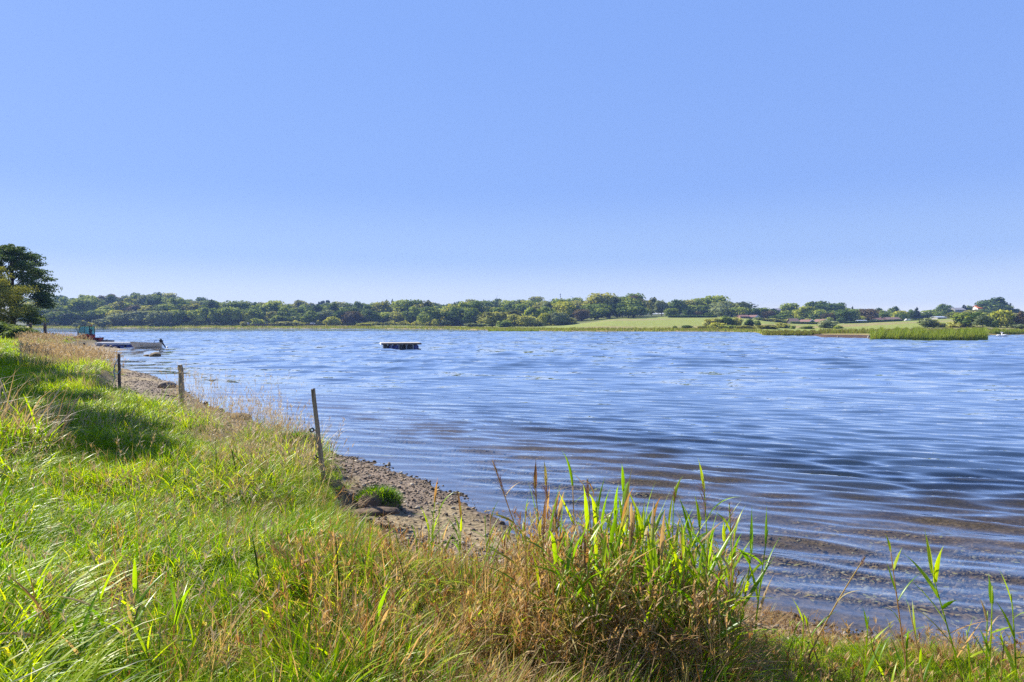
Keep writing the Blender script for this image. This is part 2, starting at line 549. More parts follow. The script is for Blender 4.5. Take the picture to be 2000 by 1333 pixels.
def groundmat():
    m, nt, out = nmat('shore_ground')
    a = attr(nt, 'alb')
    geo = N(nt, 'NewGeometry')
    n1 = N(nt, 'TexNoise', ins={0: geo.outputs['Position'], 2: 9.0, 3: 6.0, 4: .7})
    v1 = N(nt, 'TexVoronoi', ins={0: geo.outputs['Position'], 2: 26.0})
    v2 = N(nt, 'TexNoise', ins={0: geo.outputs['Position'], 2: .6, 3: 4.0})
    k1 = N(nt, 'MapRange', ins={0: n1.outputs[0], 1: .3, 2: .7, 3: .55, 4: 1.5}).outputs[0]
    k2 = N(nt, 'MapRange', ins={0: v2.outputs[0], 1: .3, 2: .7, 3: .8, 4: 1.2}).outputs[0]
    c = mixc(nt, 1.0, a.outputs['Color'], N(nt, 'CombineColor', ins={0: k1, 1: k1, 2: k1}).outputs[0], 'MULTIPLY')
    c = mixc(nt, 1.0, c, N(nt, 'CombineColor', ins={0: k2, 1: k2, 2: k2}).outputs[0], 'MULTIPLY')
    vg = N(nt, 'RGBToBW', ins={0: v1.outputs['Color']}).outputs[0]
    c = mixc(nt, .6, c, N(nt, 'CombineColor', ins={0: vg, 1: vg, 2: vg}).outputs[0], 'SOFT_LIGHT')
    b = N(nt, 'Bump', ins={'Strength': .8, 'Distance': .02, 'Height': mth(nt, 'ADD', n1.outputs[0], mth(nt, 'MULTIPLY', v1.outputs[0], .6))})
    p = N(nt, 'BsdfPrincipled', ins={'Base Color': c, 'Roughness': .9, 'Specular IOR Level': .2, 'Normal': b.outputs[0]})
    nt.links.new(p.outputs[0], out.inputs[0])
    return m


V = np.stack([gx, gy, gz], 1)
me = mesh_np('ground', V, grid_faces(len(rs), len(azs)), groundmat(), vattr={'alb': np.c_[C, np.ones(len(C))]}, smooth=True)
tag(link('ground', me), 'grassy bank, gravel beach, lake bed and the fields and hills beyond', 'ground', kind='structure')


# ------------------------------------------------------------------ water
def watermat():
    m, nt, out = nmat('lake_water')
    geo = N(nt, 'NewGeometry')
    P = geo.outputs['Position']
    def nz(rot, sc, det, scale, rough=.5):
        mp = N(nt, 'Mapping', ins={0: P, 2: (0, 0, R(rot)), 3: sc})
        return N(nt, 'TexNoise', ins={0: mp.outputs[0], 2: scale, 3: det, 4: rough}).outputs[0]
    def slope(rot, sc, det, scale, kx, ky):
        mp = N(nt, 'Mapping', ins={0: P, 2: (0, 0, R(rot)), 3: sc})
        c = N(nt, 'TexNoise', ins={0: mp.outputs[0], 2: scale, 3: det, 4: .5}).outputs['Color']
        v = N(nt, 'VectorMath', operation='SUBTRACT', ins={0: c, 1: (.5, .5, .5)})
        return N(nt, 'VectorMath', operation='MULTIPLY', ins={0: v.outputs[0], 1: (kx, ky, 0)}).outputs[0]
    amp = attr(nt, 'chop').outputs['Fac']
    gust = N(nt, 'MapRange', ins={0: nz(4, (.22, 1, 1), 3.0, .05), 1: .36, 2: .64, 3: .5, 4: 1.3}).outputs[0]
    add = lambda u, v: N(nt, 'VectorMath', operation='ADD', ins={0: u, 1: v}).outputs[0]
    def scl_(v, f):
        n = N(nt, 'VectorMath', operation='SCALE', ins={0: v})
        nt.links.new(f, n.inputs[3])
        return n.outputs[0]
    far = add(slope(8, (.30, 1.0, 1), 2.0, 1.15, .30, .44), slope(-5, (.30, 1.0, 1), 1.0, .33, .16, .24))
    far = scl_(scl_(far, amp), gust)
    fine = slope(14, (.5, 1.1, 1), 1.0, 4.5, .03, .05)
    nv = add(add(geo.outputs['Normal'], far), fine)
    b = N(nt, 'VectorMath', operation='NORMALIZE', ins={0: nv})
    dt = N(nt, 'VectorMath', operation='DOT_PRODUCT', ins={0: b.outputs[0], 1: geo.outputs['Incoming']}).outputs['Value']
    gr = mth(nt, 'POWER', mth(nt, 'SUBTRACT', 1.0, mth(nt, 'ABSOLUTE', dt), True), 3.9)
    frv = mth(nt, 'ADD', mth(nt, 'MULTIPLY', gr, 1.42), .02, True)
    dep = attr(nt, 'depth').outputs['Fac']
    turb = N(nt, 'MapRange', ins={0: dep, 1: .22, 2: .95, 3: .0, 4: .95}).outputs[0]
    tr = N(nt, 'BsdfTransparent', ins={0: (.86, .91, .88, 1)})
    df = N(nt, 'BsdfDiffuse', ins={0: (.04, .072, .115, 1)})
    body = N(nt, 'MixShader', ins={0: turb, 1: tr.outputs[0], 2: df.outputs[0]})
    gl = N(nt, 'BsdfGlossy', ins={0: (1, 1, 1, 1), 1: .035, 'Normal': b.outputs[0]})
    s = N(nt, 'MixShader', ins={0: frv, 1: body.outputs[0], 2: gl.outputs[0]})
    nt.links.new(s.outputs[0], out.inputs[0])
    return m


wa = np.concatenate([np.radians(np.arange(-75, -42, .8)), np.radians(np.arange(-42, 42, .16)), np.radians(np.arange(42, 80, .8))])
wr = np.concatenate([np.geomspace(3.2, 45, 520), np.arange(45.4, 210, .42), np.geomspace(212, 460, 40)])
wx, wy = polar(wa, wr)
wd = -ground(wx, wy)
wrr = np.hypot(wx, wy)


def waves(x, y):
    h = np.zeros_like(x); r = np.random.default_rng(3)
    wxx = x + .28 * (fbm(x * .35, y * .35, 61) - .5) * 2
    wyy = y + .22 * (fbm(x * .3 + 9, y * .5, 62) - .5) * 2
    for i in range(22):
        lam = r.uniform(.27, .46) if i % 2 else r.uniform(.42, .95)
        th = R(75 + r.normal(0, 9))          # travel direction, roughly towards the beach
        kx, ky = math.cos(th) * 2 * math.pi / lam, math.sin(th) * 2 * math.pi / lam
        ph = r.uniform(0, 6.28)
        gx_, gy_ = r.uniform(.06, .22), r.uniform(.1, .3)
        env = .5 + 1.0 * np.clip(vnoise(x * gx_ + i * 7.3, y * gy_ + i * 3.1, 100 + i) - .15, 0, 1)
        w = 2.2 * np.exp(1.6 * (np.sin(kx * wxx + ky * wyy + ph) - 1)) - .7
        h += env * .0088 * lam ** 1.05 * w
    return h


def chop_waves(x, y):
    h = np.zeros_like(x); r = np.random.default_rng(9)
    xx = x + 3 * (fbm(x * .12, y * .12, 67) - .5); yy = y + 2 * (fbm(x * .1 + 5, y * .15, 68) - .5)
    for i in range(18):
        lam = r.uniform(1.3, 3.4); th = R(84 + r.normal(0, 22))
        kx, ky = math.cos(th) * 2 * math.pi / lam, math.sin(th) * 2 * math.pi / lam
        env = .2 + 1.6 * np.clip(vnoise(x * .05 + i * 5.1, y * .07 + i * 2.3, 200 + i) - .2, 0, 1)
        h += env * .0062 * lam * (2.2 * np.exp(1.3 * (np.sin(kx * xx + ky * yy + r.uniform(0, 6.28)) - 1)) - .9)
    return h


shal = sstep(0.0, .22, wd) * .75 + .25
wz = waves(wx, wy) * np.exp(-(wrr / 34) ** 2) * (1.35 - .6 * sstep(9, 18, wrr)) * shal + chop_waves(wx, wy) * sstep(14, 40, wrr) * (1 - sstep(170, 230, wrr)) * np.clip(wd / .5, 0, 1)
chop = sstep(8, 30, wrr) * .95 + .05 + .5 * sstep(30, 110, wrr)
me = mesh_np('water', np.stack([wx, wy, wz], 1), grid_faces(len(wr), len(wa)), watermat(),
             vattr={'depth': np.clip(wd, 0, 3), 'chop': chop * shal}, smooth=True)
tag(link('water', me), 'blue rippled lake water', 'water', kind='structure')


# ------------------------------------------------------------------ blades, tufts and scattering
def blades(n, base, h, w, az, lean, curl, segs=5, tint=None, r=None, vfold=0.0, tip=.06):
    """ribbons as one array set: base (n,3); lean and curl in radians (start angle and added bend)"""
    r = r or rng
    t = np.linspace(0, 1, segs + 1)
    ang = lean[:, None] + curl[:, None] * (t[None, :] ** 1.3)
    st = (h / segs)[:, None]
    hor = np.cumsum(np.sin(ang) * st, 1) - np.sin(ang[:, :1]) * st
    ver = np.cumsum(np.cos(ang) * st, 1) - np.cos(ang[:, :1]) * st
    ca, sa = np.cos(az), np.sin(az)
    cx = base[:, 0, None] + hor * ca[:, None]
    cy = base[:, 1, None] + hor * sa[:, None]
    cz = base[:, 2, None] + ver
    tw = az + math.pi / 2 + r.normal(0, .5, n)
    prof = np.maximum(tip, (1 - t ** 2.2) * (.55 + .45 * np.sin(math.pi * np.minimum(t * 1.4, 1) * .5)))
    ww = (w[:, None] * prof[None, :]) * .5
    dx, dy = np.cos(tw)[:, None] * ww, np.sin(tw)[:, None] * ww
    L = np.stack([cx - dx, cy - dy, cz], -1); Rr = np.stack([cx + dx, cy + dy, cz + ww * .3], -1)
    V = np.stack([L, Rr], 2).reshape(-1, 3)
    k = segs + 1
    b = np.arange(n)[:, None] * (2 * k) + np.arange(segs)[None, :] * 2
    Fq = np.stack([b, b + 1, b + 3, b + 2], -1).reshape(-1, 4)
    tt = np.repeat(tint if tint is not None else r.random(n), 2 * k)
    return V, Fq, tt


def tuft_mesh(name, mat, n, rad, h, w, lean, curl, seed, tint=(0, 1), segs=5, heads=0, comb=None):
    r = np.random.default_rng(seed)
    a = r.uniform(0, 2 * math.pi, n); rr = rad * np.sqrt(r.random(n))
    base = np.stack([np.cos(a) * rr, np.sin(a) * rr, np.full(n, -.03)], 1)
    az = a + r.normal(0, .8, n) if comb is None else r.normal(comb, .75, n)
    hh = h * r.uniform(.5, 1.15, n); ww = w * r.uniform(.6, 1.4, n)
    ln = np.abs(r.normal(lean, lean * .5, n)); cu = r.normal(curl, .45, n)
    V, Fq, T = blades(n, base, hh, ww, az, ln, cu, segs, np.clip(r.normal((tint[0] + tint[1]) / 2, (tint[1] - tint[0]) / 2.6, n), 0, 1), r)
    return mesh_np(name, V, Fq, mat, vattr={'tint': T}, smooth=True)


def proto(colname, meshes):
    c = bpy.data.collections.new(colname)
    for i, me in enumerate(meshes):
        o = bpy.data.objects.new(f'{colname}_{i:02d}', me)
        c.objects.link(o)
    return c


def scatter(name, coll, pos, rot, scale, idx, label, cat, mat):
    me = mesh_np(name, pos, [], mat, vattr={'rot': rot, 'scl': scale})
    me.attributes.new('idx', 'INT', 'POINT').data.foreach_set('value', np.asarray(idx, np.int32))
    o = link(name, me)
    ng = bpy.data.node_groups.new(name + '_scatter', 'GeometryNodeTree')
    ng.interface.new_socket('Geometry', in_out='INPUT', socket_type='NodeSocketGeometry')
    ng.interface.new_socket('Geometry', in_out='OUTPUT', socket_type='NodeSocketGeometry')
    gi, go = ng.nodes.new('NodeGroupInput'), ng.nodes.new('NodeGroupOutput')
    ip = ng.nodes.new('GeometryNodeInstanceOnPoints')
    ci = ng.nodes.new('GeometryNodeCollectionInfo')
    ci.inputs[0].default_value = coll
    ci.inputs[1].default_value = True
    ci.inputs[2].default_value = True
    def na(nm, ty):
        n = ng.nodes.new('GeometryNodeInputNamedAttribute')
        n.data_type = ty; n.inputs[0].default_value = nm
        return n.outputs[0]
    L = ng.links.new
    L(gi.outputs[0], ip.inputs['Points']); L(ci.outputs[0], ip.inputs['Instance'])
    ip.inputs['Pick Instance'].default_value = True
    L(na('idx', 'INT'), ip.inputs['Instance Index'])
    L(na('rot', 'FLOAT_VECTOR'), ip.inputs['Rotation'])
    L(na('scl', 'FLOAT'), ip.inputs['Scale'])
    L(ip.outputs[0], go.inputs[0])
    md = o.modifiers.new('scatter', 'NODES')
    md.node_group = ng
    return tag(o, label, cat, kind='stuff')


def pxof(x, y, z): return 1000 + x / y * F, HY + (H - z) / y * F


def sample_polar(n, r0, r1, a0=-44, a1=44, power=1.0):
    """random ground points, denser near the camera"""
    u = rng.random(n)
    if power == 1: r = r0 * (r1 / r0) ** u
    else: r = (r0 ** power + u * (r1 ** power - r0 ** power)) ** (1 / power)
    a = np.radians(rng.uniform(a0, a1, n))
    return np.sin(a) * r, np.cos(a) * r

# ------------------------------------------------------------------ grass on the bank
gp = [tuft_mesh(f'grass_tuft_{i}', M['grass'], 40, .13, .36, .0105, .35, 1.0 + .2 * (i % 4), 100 + i, (.15 + .1 * (i % 3), .75 + .08 * (i % 3)), comb=0 if i % 3 else None) for i in range(10)]
gf = [tuft_mesh(f'grass_patch_{i}', M['grass'], 90, .42, .34, .013, .3, .8 + .15 * (i % 3), 200 + i, (.15 + .1 * (i % 3), .8), segs=3, comb=0 if i % 3 else None) for i in range(6)]
dp = [tuft_mesh(f'dry_tuft_{i}', M['dry'], 40, .16, .44, .0065, .3, .7 + .3 * (i % 3), 300 + i, (.1, .85), comb=0 if i % 2 else None) for i in range(7)]
dfp = [tuft_mesh(f'dry_patch_{i}', M['straw'], 70, .42, .55, .009, .22, .5 + .2 * (i % 3), 400 + i, (.0, .9), segs=3) for i in range(5)]
hp = [tuft_mesh(f'thatch_{i}', M['dry'], 46, .20, .30, .008, 1.25, .5, 500 + i, (.05, .8), segs=4) for i in range(5)]
CG, CGF, CD, CDF, CH = (proto(n, m) for n, m in (('grass_tufts', gp), ('grass_patches', gf), ('dry_tufts', dp), ('dry_patches', dfp), ('thatch_tufts', hp)))


def bare(px, py):
    """worn spots in the turf, measured in the photograph and lying on the bank"""
    a = np.exp(-(((px - 215) / 62) ** 2 + ((py - 1165) / 38) ** 2))
    b = np.exp(-(((px - 440) / 75) ** 2 + ((py - 1300) / 30) ** 2))
    return np.maximum(a, b)


def scatter_grass():
    out = {}
    for key, n, r0, r1, pw in (('near', 26500, 1.5, 10.5, .75), ('far', 44000, 8.5, 110, .55)):
        x, y = sample_polar(n, r0, r1, -58, 50, pw)
        z, s, e, fr = ground(x, y, True)
        px, py = pxof(x, y, z)
        ok = (s > .12) & (rng.random(n) < .02 + 1.65 * fbm(x * 2.3, y * 2.3, 73, 2)) & (e > .08 + .2 * rng.normal(size=n)) & (y > .7)
        nn = fbm(x * .9, y * .9, 71, 3)
        dry = .01 + .12 * np.exp(-(e / .8) ** 2) * (y > 5) + .34 * sstep(-1.7, -.6, x) * (y < 6) * sstep(560, 760, px) * (1 - .75 * sstep(.7, 1.3, x))
        dry += .50 * ((px > 55) & (px < 260) & (y > 22)) * np.exp(-((py - 690 + (px - 60) * .0) / 24) ** 2)
        dry += .42 * np.exp(-(((px - 470) / 75) ** 2 + ((py - 920) / 110) ** 2))
        dry = np.clip(dry + (nn - .5) * .4, .01, .93)
        isdry = rng.random(n) < dry
        br = bare(px, py)
        ok &= rng.random(n) > br * 1.3
        lean = 2 * math.pi * fbm(x * .45, y * .45, 81, 2) * 2.2 + rng.normal(0, .5, n)
        sc = rng.uniform(.6, 1.2, n) * (.1 + 1.6 * nn) * np.where(py > 1180, .85, 1)
        sc *= np.where((x > .9) & (y < 5), .33, 1)
        sc *= 1 - .68 * np.exp(-(np.maximum(e, 0) / .9) ** 2) * (y < 9) * (y > 3.7) * (px > 500) * (px < 1060)
        sc *= 1 - .6 * np.exp(-(np.maximum(e, 0) / .55) ** 2) * (px < 560)
        sc *= 1 - .42 * ((px > 230) & (px < 560) & (y > 9) & (y < 22))
        sc *= 1 - .35 * ((px > 120) & (px < 215) & (y > 40))
        sc *= 1 - .35 * ((px > 40) & (px < 560) & (y < 14))
        sc *= 1 - .62 * np.exp(-(((px - 215) / 95) ** 2 + ((py - 1235) / 55) ** 2)) - .35 * np.exp(-(((px - 450) / 95) ** 2 + ((py - 1300) / 45) ** 2))
        tilt = rng.normal(0, .12, (n, 2))
        rot = np.stack([tilt[:, 0], tilt[:, 1], lean], 1)
        out[key] = (np.stack([x, y, z], 1), rot, sc, isdry, ok, nn)
    for key, dryf, coll, k, name, lab in (
            ('near', False, CG, 10, 'grass', 'lush green grass on the bank in front of the beach'),
            ('far', False, CGF, 6, 'grass', 'green grass further along the bank'),
            ('near', True, CD, 7, 'dry_grass', 'brown dry grass along the edge of the bank'),
            ('far', True, CDF, 5, 'dry_grass', 'straw coloured tall grass along the far part of the bank')):
        P, rot, sc, isd, ok, nn = out[key]
        q = ok & (isd == dryf)
        if key == 'far' and dryf: sc = sc * 1.1
        scatter(name, coll, P[q], rot[q], sc[q], rng.integers(0, k, q.sum()), lab, 'grass', None)


scatter_grass()

# long lodged tussocks combed over by the wind
lt = [tuft_mesh(f'long_tuft_{i}', M['grass'], 34, .12, .46, .010, .5, 1.3 + .3 * (i % 3), 700 + i, (.2, .9), segs=6) for i in range(6)]
CL = proto('long_tufts', lt)
x, y = sample_polar(7000, 2.0, 16, -46, 8, .8)
z, s, e, fr = ground(x, y, True)
nn = fbm(x * .8, y * .8, 91, 2)
px, py = pxof(x, y, z)
q = (e > .35) & (y > 1.3) & (nn > .52) & (bare(*pxof(x, y, z)) < .12) & ~((px > 90) & (px < 560) & (py > 1120)) & (rng.random(len(x)) > .55 * sstep(-1.6, -.4, x)) & (x < .6)
lean = 2 * math.pi * fbm(x * .4, y * .4, 83, 2) * 2.0 + rng.normal(0, .35, len(x))
scatter('long_grass', CL, np.stack([x, y, z], 1)[q], np.stack([0 * x, 0 * x, lean], 1)[q], (rng.uniform(.55, 1.1, len(x)) * (.5 + nn) * np.where((x > -2.2) & (y > 4.0), .5, 1))[q], rng.integers(0, 6, q.sum()), 'long lodged grass tussocks in the green bank', 'grass', None)

# dead litter lying between the blades
x, y = sample_polar(5200, 1.9, 9, -46, 46, .8)
z, s, e, fr = ground(x, y, True)
px, py = pxof(x, y, z)
q = (e > -.1) & (s > .05) & (y > 1.2) & (rng.random(len(x)) < .06 + .8 * bare(px, py) + .3 * sstep(480, 640, px) * (py > 1040)) & (px < 1440)
scatter('dead_leaf_litter', CH, np.stack([x, y, z + .01], 1)[q], np.stack([rng.normal(0, .15, q.sum()), rng.normal(0, .15, q.sum()), rng.uniform(0, 6.28, q.sum())], 1),
        rng.uniform(.5, 1.1, q.sum()), rng.integers(0, 5, q.sum()), 'brown dead grass litter between the green blades', 'litter', None)

# drifted weed line at the water's edge on the right
x, y = sample_polar(900, 3.6, 5.6, 14, 47, 1)
z, s, e, fr = ground(x, y, True)
q = (s > -.12) & (s < .5)
scatter('drift_weed', CH, np.stack([x, y, z + .01], 1)[q], np.stack([rng.normal(0, .15, q.sum()), rng.normal(0, .15, q.sum()), rng.uniform(0, 6.28, q.sum())], 1),
        rng.uniform(.15, .4, q.sum()), rng.integers(0, 5, q.sum()), 'brown drifted weed along the waterline', 'weed', None)


# thin flowering stalks with seed heads ----------------------------------
def stalk_field(name, n, pick, hr, label, mat, w=.0032, lean=.16, head=1.0, seedless=False):
    x, y = pick
    n = len(x)
    z = ground(x, y)
    h = rng.uniform(*hr, n)
    az = rng.normal(2.6, 1.4, n); ln = np.abs(rng.normal(lean, .1, n)); cu = rng.normal(.25, .25, n)
    base = np.stack([x, y, z - .02], 1)
    V, Fq, T = blades(n, base, h, np.full(n, w), az, ln, cu, 5, np.clip(rng.normal(.5, .3, n), 0, 1), tip=.5)
    Vs, Fs, Ts = [V], [Fq], [T]
    off = len(V)
    tips = V.reshape(n, 6, 2, 3)
    m = 7
    for k in range(m):                         # short spikelets along the last third
        f = rng.uniform(.0, 1, n)[:, None]
        a, b = tips[:, 4].mean(1), tips[:, 5].mean(1)
        p = a + (b - a) * f
        V2, F2_, T2 = blades(n, p, rng.uniform(.025, .06, n) * head, np.full(n, w * 2.2), rng.uniform(0, 6.28, n), rng.uniform(.2, .8, n), rng.uniform(0, .6, n), 2, T[::12])
        Vs.append(V2); Fs.append(F2_ + off); Ts.append(T2); off += len(V2)
    me = mesh_np(name, np.concatenate(Vs), [np.concatenate(Fs)], mat, vattr={'tint': np.concatenate(Ts)}, smooth=True)
    return tag(link(name, me), label, 'grass', kind='stuff')


def pick_px(n, x0, x1, f0, f1, d0, d1, cond=None):
    """points on the bank between two photo columns and two depths"""
    d = rng.uniform(d0, d1, n); pxx = rng.uniform(x0, x1, n)
    x = (pxx - 1000) / F * d
    z, s, e, fr = ground(x, d, True)
    q = (e > f0) & (e < f1)
    return x[q], d[q]


stalk_field('straw_stalks', 0, pick_px(700, 330, 560, -.9, .7, 7.5, 17), (.45, 1.05), 'thin pale straw stalks standing against the water by the thick post', M['straw'], .0034)
stalk_field('straw_stalks', 0, pick_px(4600, 40, 270, -.3, 8, 24, 58), (.4, .8), 'straw coloured seeding grass on the bank near the tractor', M['straw'], .010, head=2.2)
stalk_field('straw_stalks', 0, pick_px(900, 370, 640, .1, 1.5, 6, 12), (.35, .7), 'straw seed stalks leaning over the edge of the bank', M['straw'], .0036, lean=.35)
stalk_field('straw_stalks', 0, pick_px(650, 0, 560, .3, 9, 2.6, 12), (.22, .48), 'scattered pale seed stalks in the green grass', M['straw'], .0034, lean=.45)
stalk_field('brown_stalks', 0, pick_px(700, 560, 1060, .45, 2, 2.7, 4.3), (.18, .38), 'brown seed stalks in the dry grass in front of the beach', M['dry'], .0036, lean=.3)
stalk_field('brown_stalks', 0, pick_px(420, 1400, 2010, -.2, 2, 2.9, 4.2), (.06, .2), 'mixed dry stalks at the water edge', M['dry'], .0034, lean=.4)
stalk_field('brown_stalks', 0, pick_px(800, 1020, 1430, -.5, 2.2, 2.9, 4.1), (.25, .6), 'dense brown dead stalks in the reed clump', M['dry'], .0042, lean=.2)


# broad dead leaves hanging in the dry reed clump
def dead_leaves():
    n = 2300
    x, y = pick_px(n * 2, 1000, 1450, -.6, 2.2, 2.9, 4.1)
    x, y = x[:n], y[:n]; n = len(x)
    z = ground(x, y) + np.abs(rng.normal(0, .20, n)) * np.exp(-((x / y * F - 150) / 260) ** 2)
    V, Fq, T = blades(n, np.stack([x, y, z], 1), rng.uniform(.08, .26, n), rng.uniform(.006, .014, n), rng.uniform(0, 6.28, n), rng.uniform(.3, 1.6, n), rng.uniform(.3, 1.9, n), 4, np.clip(rng.normal(.42, .25, n), 0, .75))
    me = mesh_np('dead_reed_leaves', V, Fq, M['dry'], vattr={'tint': T}, smooth=True)
    tag(link('dead_reed_leaves', me), 'curled brown dead leaves at the foot of the reeds', 'dead leaves', kind='stuff')


dead_leaves()


# ------------------------------------------------------------------ reeds, one plant each
def ribbon(name, p0, az, L, w, lean, curl, parent, mat, tint, segs=7, roll=0.0):
    """one folded reed leaf"""
    V = []; Fq = []
    p = Vector(p0); ang = lean
    for i in range(segs + 1):
        t = i / segs
        dirv = Vector((math.sin(ang) * math.cos(az), math.sin(ang) * math.sin(az), math.cos(ang)))
        side = Vector((-math.sin(az), math.cos(az), 0))
        nrm = dirv.cross(side)
        side = side * math.cos(roll) + nrm * math.sin(roll)
        ww = w * .5 * max(.03, (math.sin(math.pi * min(1, t * .75 + .22)) if t < 1 else 0) * (1 - t ** 3))
        V += [p - side * ww - nrm * ww * .35, p + Vector((0, 0, 0)), p + side * ww - nrm * ww * .35]
        p = p + dirv * (L / segs)
        ang += curl / segs
    for i in range(segs):
        b = i * 3
        Fq += [(b, b + 1, b + 4, b + 3), (b + 1, b + 2, b + 5, b + 4)]
    me = mesh_np(name, np.array([tuple(v) for v in V]), [np.array(Fq)], mat, vattr={'tint': np.full(len(V), tint)}, smooth=True)
    return link(name, me, parent)


def reed(base, tip, label, group=None, nleaf=6, plume=0, dry=False, lw=.018, ll=.34, name='reed', cat='reed', bowk=.08, bare_below=.25, leafmat_=None):
    base = Vector(base); tip = Vector(tip)
    root = empty(name, base, 0, label, cat, group)
    hgt = (tip - base)
    mat = leafmat_ or (M['dry'] if dry else M['reed'])
    bow = Vector((random.uniform(-1, 1), random.uniform(-1, 1), 0)) * bowk * hgt.length
    pts = [hgt * t + bow * (t * (1 - t)) for t in [i / 6 for i in range(7)]]
    pts[0] = pts[0] - Vector((0, 0, .05))
    mb = MB().tube(pts, [.0052 * (1 - .55 * i / 6) for i in range(7)], 6)
    st = mb.build('stem', M['dry'] if dry or random.random() < .25 else M['reed'], root, True)
    st.data.attributes.new('tint', 'FLOAT', 'POINT').data.foreach_set('value', np.full(len(st.data.vertices), random.uniform(.6, 1.0), np.float32))
    a0 = random.uniform(0, 6.28)
    for k in range(nleaf):
        t = bare_below + (1 - bare_below) * (k + .6 + random.uniform(-.2, .2)) / nleaf * .96
        p = hgt * t + bow * (t * (1 - t))
        az = a0 + k * math.pi + random.uniform(-.7, .7)
        L = ll * random.uniform(.65, 1.15) * (1.0 if t < .8 else .75)
        ribbon('leaf', p, az, L, lw * random.uniform(.7, 1.25), random.uniform(.25, 1.0) if t < .85 else random.uniform(.05, .25), random.uniform(.1, 1.15), root, M['dry'] if random.random() < .16 else mat, random.uniform(.15, 1), roll=random.uniform(-.6, .6))
    if plume:
        n = 64
        d = hgt.normalized()
        side = math.atan2(hgt.y, hgt.x) if abs(hgt.x) + abs(hgt.y) > .05 else random.uniform(0, 6.28)
        t = rng.random(n) ** .8
        b = np.array([tuple(hgt)]) - np.array([tuple(d)]) * (t * plume)[:, None]
        V, Fq, T = blades(n, b, (.035 + .10 * t) * rng.uniform(.6, 1.2, n) * plume / .2, np.full(n, .0024), rng.normal(side, .9, n), rng.uniform(.1, .75, n), rng.uniform(.1, 1.0, n), 4, rng.random(n))
        me = mesh_np('plume', V, Fq, M['plume'], vattr={'tint': T}, smooth=True)
        link('plume', me, root)
    return root


def reed_px(bx, d, tx, ty, label, dt=None, **kw):
    b = onground(bx, d)
    return reed(b, at(tx, ty, dt or d), label, **kw)


# the ones the photograph shows apart
reed_px(1062, 4.0, 962, 900, 'tall brown reed leaning left with the largest drooping plume', plume=.24, dry=True, nleaf=4, ll=.2)
reed_px(1070, 3.9, 1043, 932, 'brown reed with upright dark plume beside the leaning plume', plume=.16, dry=True, nleaf=4, ll=.2)
reed_px(1085, 3.9, 1066, 925, 'brown reed with narrow plume second from the leaning reed', plume=.16, dry=True, nleaf=4, ll=.22)
reed_px(1130, 3.8, 1118, 932, 'green reed with dark pointed top leaf rising above the clump', nleaf=6)
reed_px(1215, 3.6, 1219, 935, 'tallest green reed with vertical spear leaf in mid clump', nleaf=7, lw=.02)
reed_px(1150, 3.6, 1148, 935, 'thin grass stalk with fine grey plume above the green leaves', plume=.10, nleaf=3, dry=True)
reed_px(1385, 3.7, 1374, 930, 'slender stem with open feathery seed head against the water', plume=.22, nleaf=4, ll=.26)
reed_px(1436, 3.5, 1424, 985, 'single stem topped by a compact reddish brown plume', plume=.13, nleaf=3, ll=.18)
reed_px(1320, 3.6, 1318, 950, 'faint grey flowering stem right of the tallest green reed', plume=.10, nleaf=4, ll=.25)
reed_px(1775, 3.65, 1737, 1058, 'green reed stem with forked top leaves low over the water', nleaf=6, ll=.26)
reed_px(1890, 3.5, 1815, 1100, 'leaning reed with broad drooping green leaves at lower right', nleaf=8, ll=.26, lw=.024)
reed_px(1925, 3.4, 1938, 1145, 'thin upright green blade at the lower right water edge', nleaf=3, ll=.22)
reed_px(1565, 3.7, 1690, 1088, 'bare dry stem slanting right over the shallow water with small plume', nleaf=1, dry=True, plume=.06, ll=.2)
reed_px(1680, 3.3, 1696, 1205, 'short reed with hooked pale leaf at the lower right edge', nleaf=4, ll=.22)
reed_px(1985, 3.3, 1975, 1160, 'reed with curled leaves at the right border of the photo', nleaf=5, ll=.24)
reed_px(1468, 3.5, 1500, 1035, 'grassy stem with long side leaves right of the clump', nleaf=5, ll=.34)
reed_px(215, 2.95, 190, 1140, 'broad leaved green reed shoot beside the bare turf hole', nleaf=6, lw=.018, ll=.28, bare_below=.05)
reed_px(275, 3.0, 262, 1150, 'green reed shoot with leaf bent over the turf hole', nleaf=6, lw=.018, ll=.3, bare_below=.05)
reed_px(110, 2.8, 90, 1180, 'green reed shoot left of the turf hole', nleaf=5, lw=.016, ll=.3, bare_below=.05)
reed_px(330, 2.9, 345, 1180, 'green reed shoot between turf hole and dandelion', nleaf=5, lw=.016, ll=.28, bare_below=.05)
reed_px(745, 2.9, 735, 1190, 'light green reed shoot before the dark hollow in the dry grass', nleaf=5, lw=.018, ll=.3, bare_below=.05)
reed_px(690, 3.6, 520, 1060, 'dry brown reed lying over to the left across the green grass', dry=True, nleaf=3, plume=.2, ll=.25, bowk=.15)
for bx, d, tx, ty, lb in ((40, 2.75, 20, 1215, 'short broad leaved reed shoot at the lower left corner'), (170, 2.75, 150, 1240, 'short reed shoot just below the bare turf hole'), (240, 2.85, 268, 1195, 'bright reed shoot at the right rim of the turf hole'),
                          (360, 2.75, 380, 1235, 'reed shoot left of the dandelion'), (300, 2.7, 285, 1260, 'low reed shoot between the turf hole and the bottom edge'), (85, 3.1, 60, 1130, 'reed shoot in the grass left of the turf hole')):
    reed_px(bx, d, tx, ty, lb, nleaf=6, lw=.015, ll=.24, bare_below=.02)
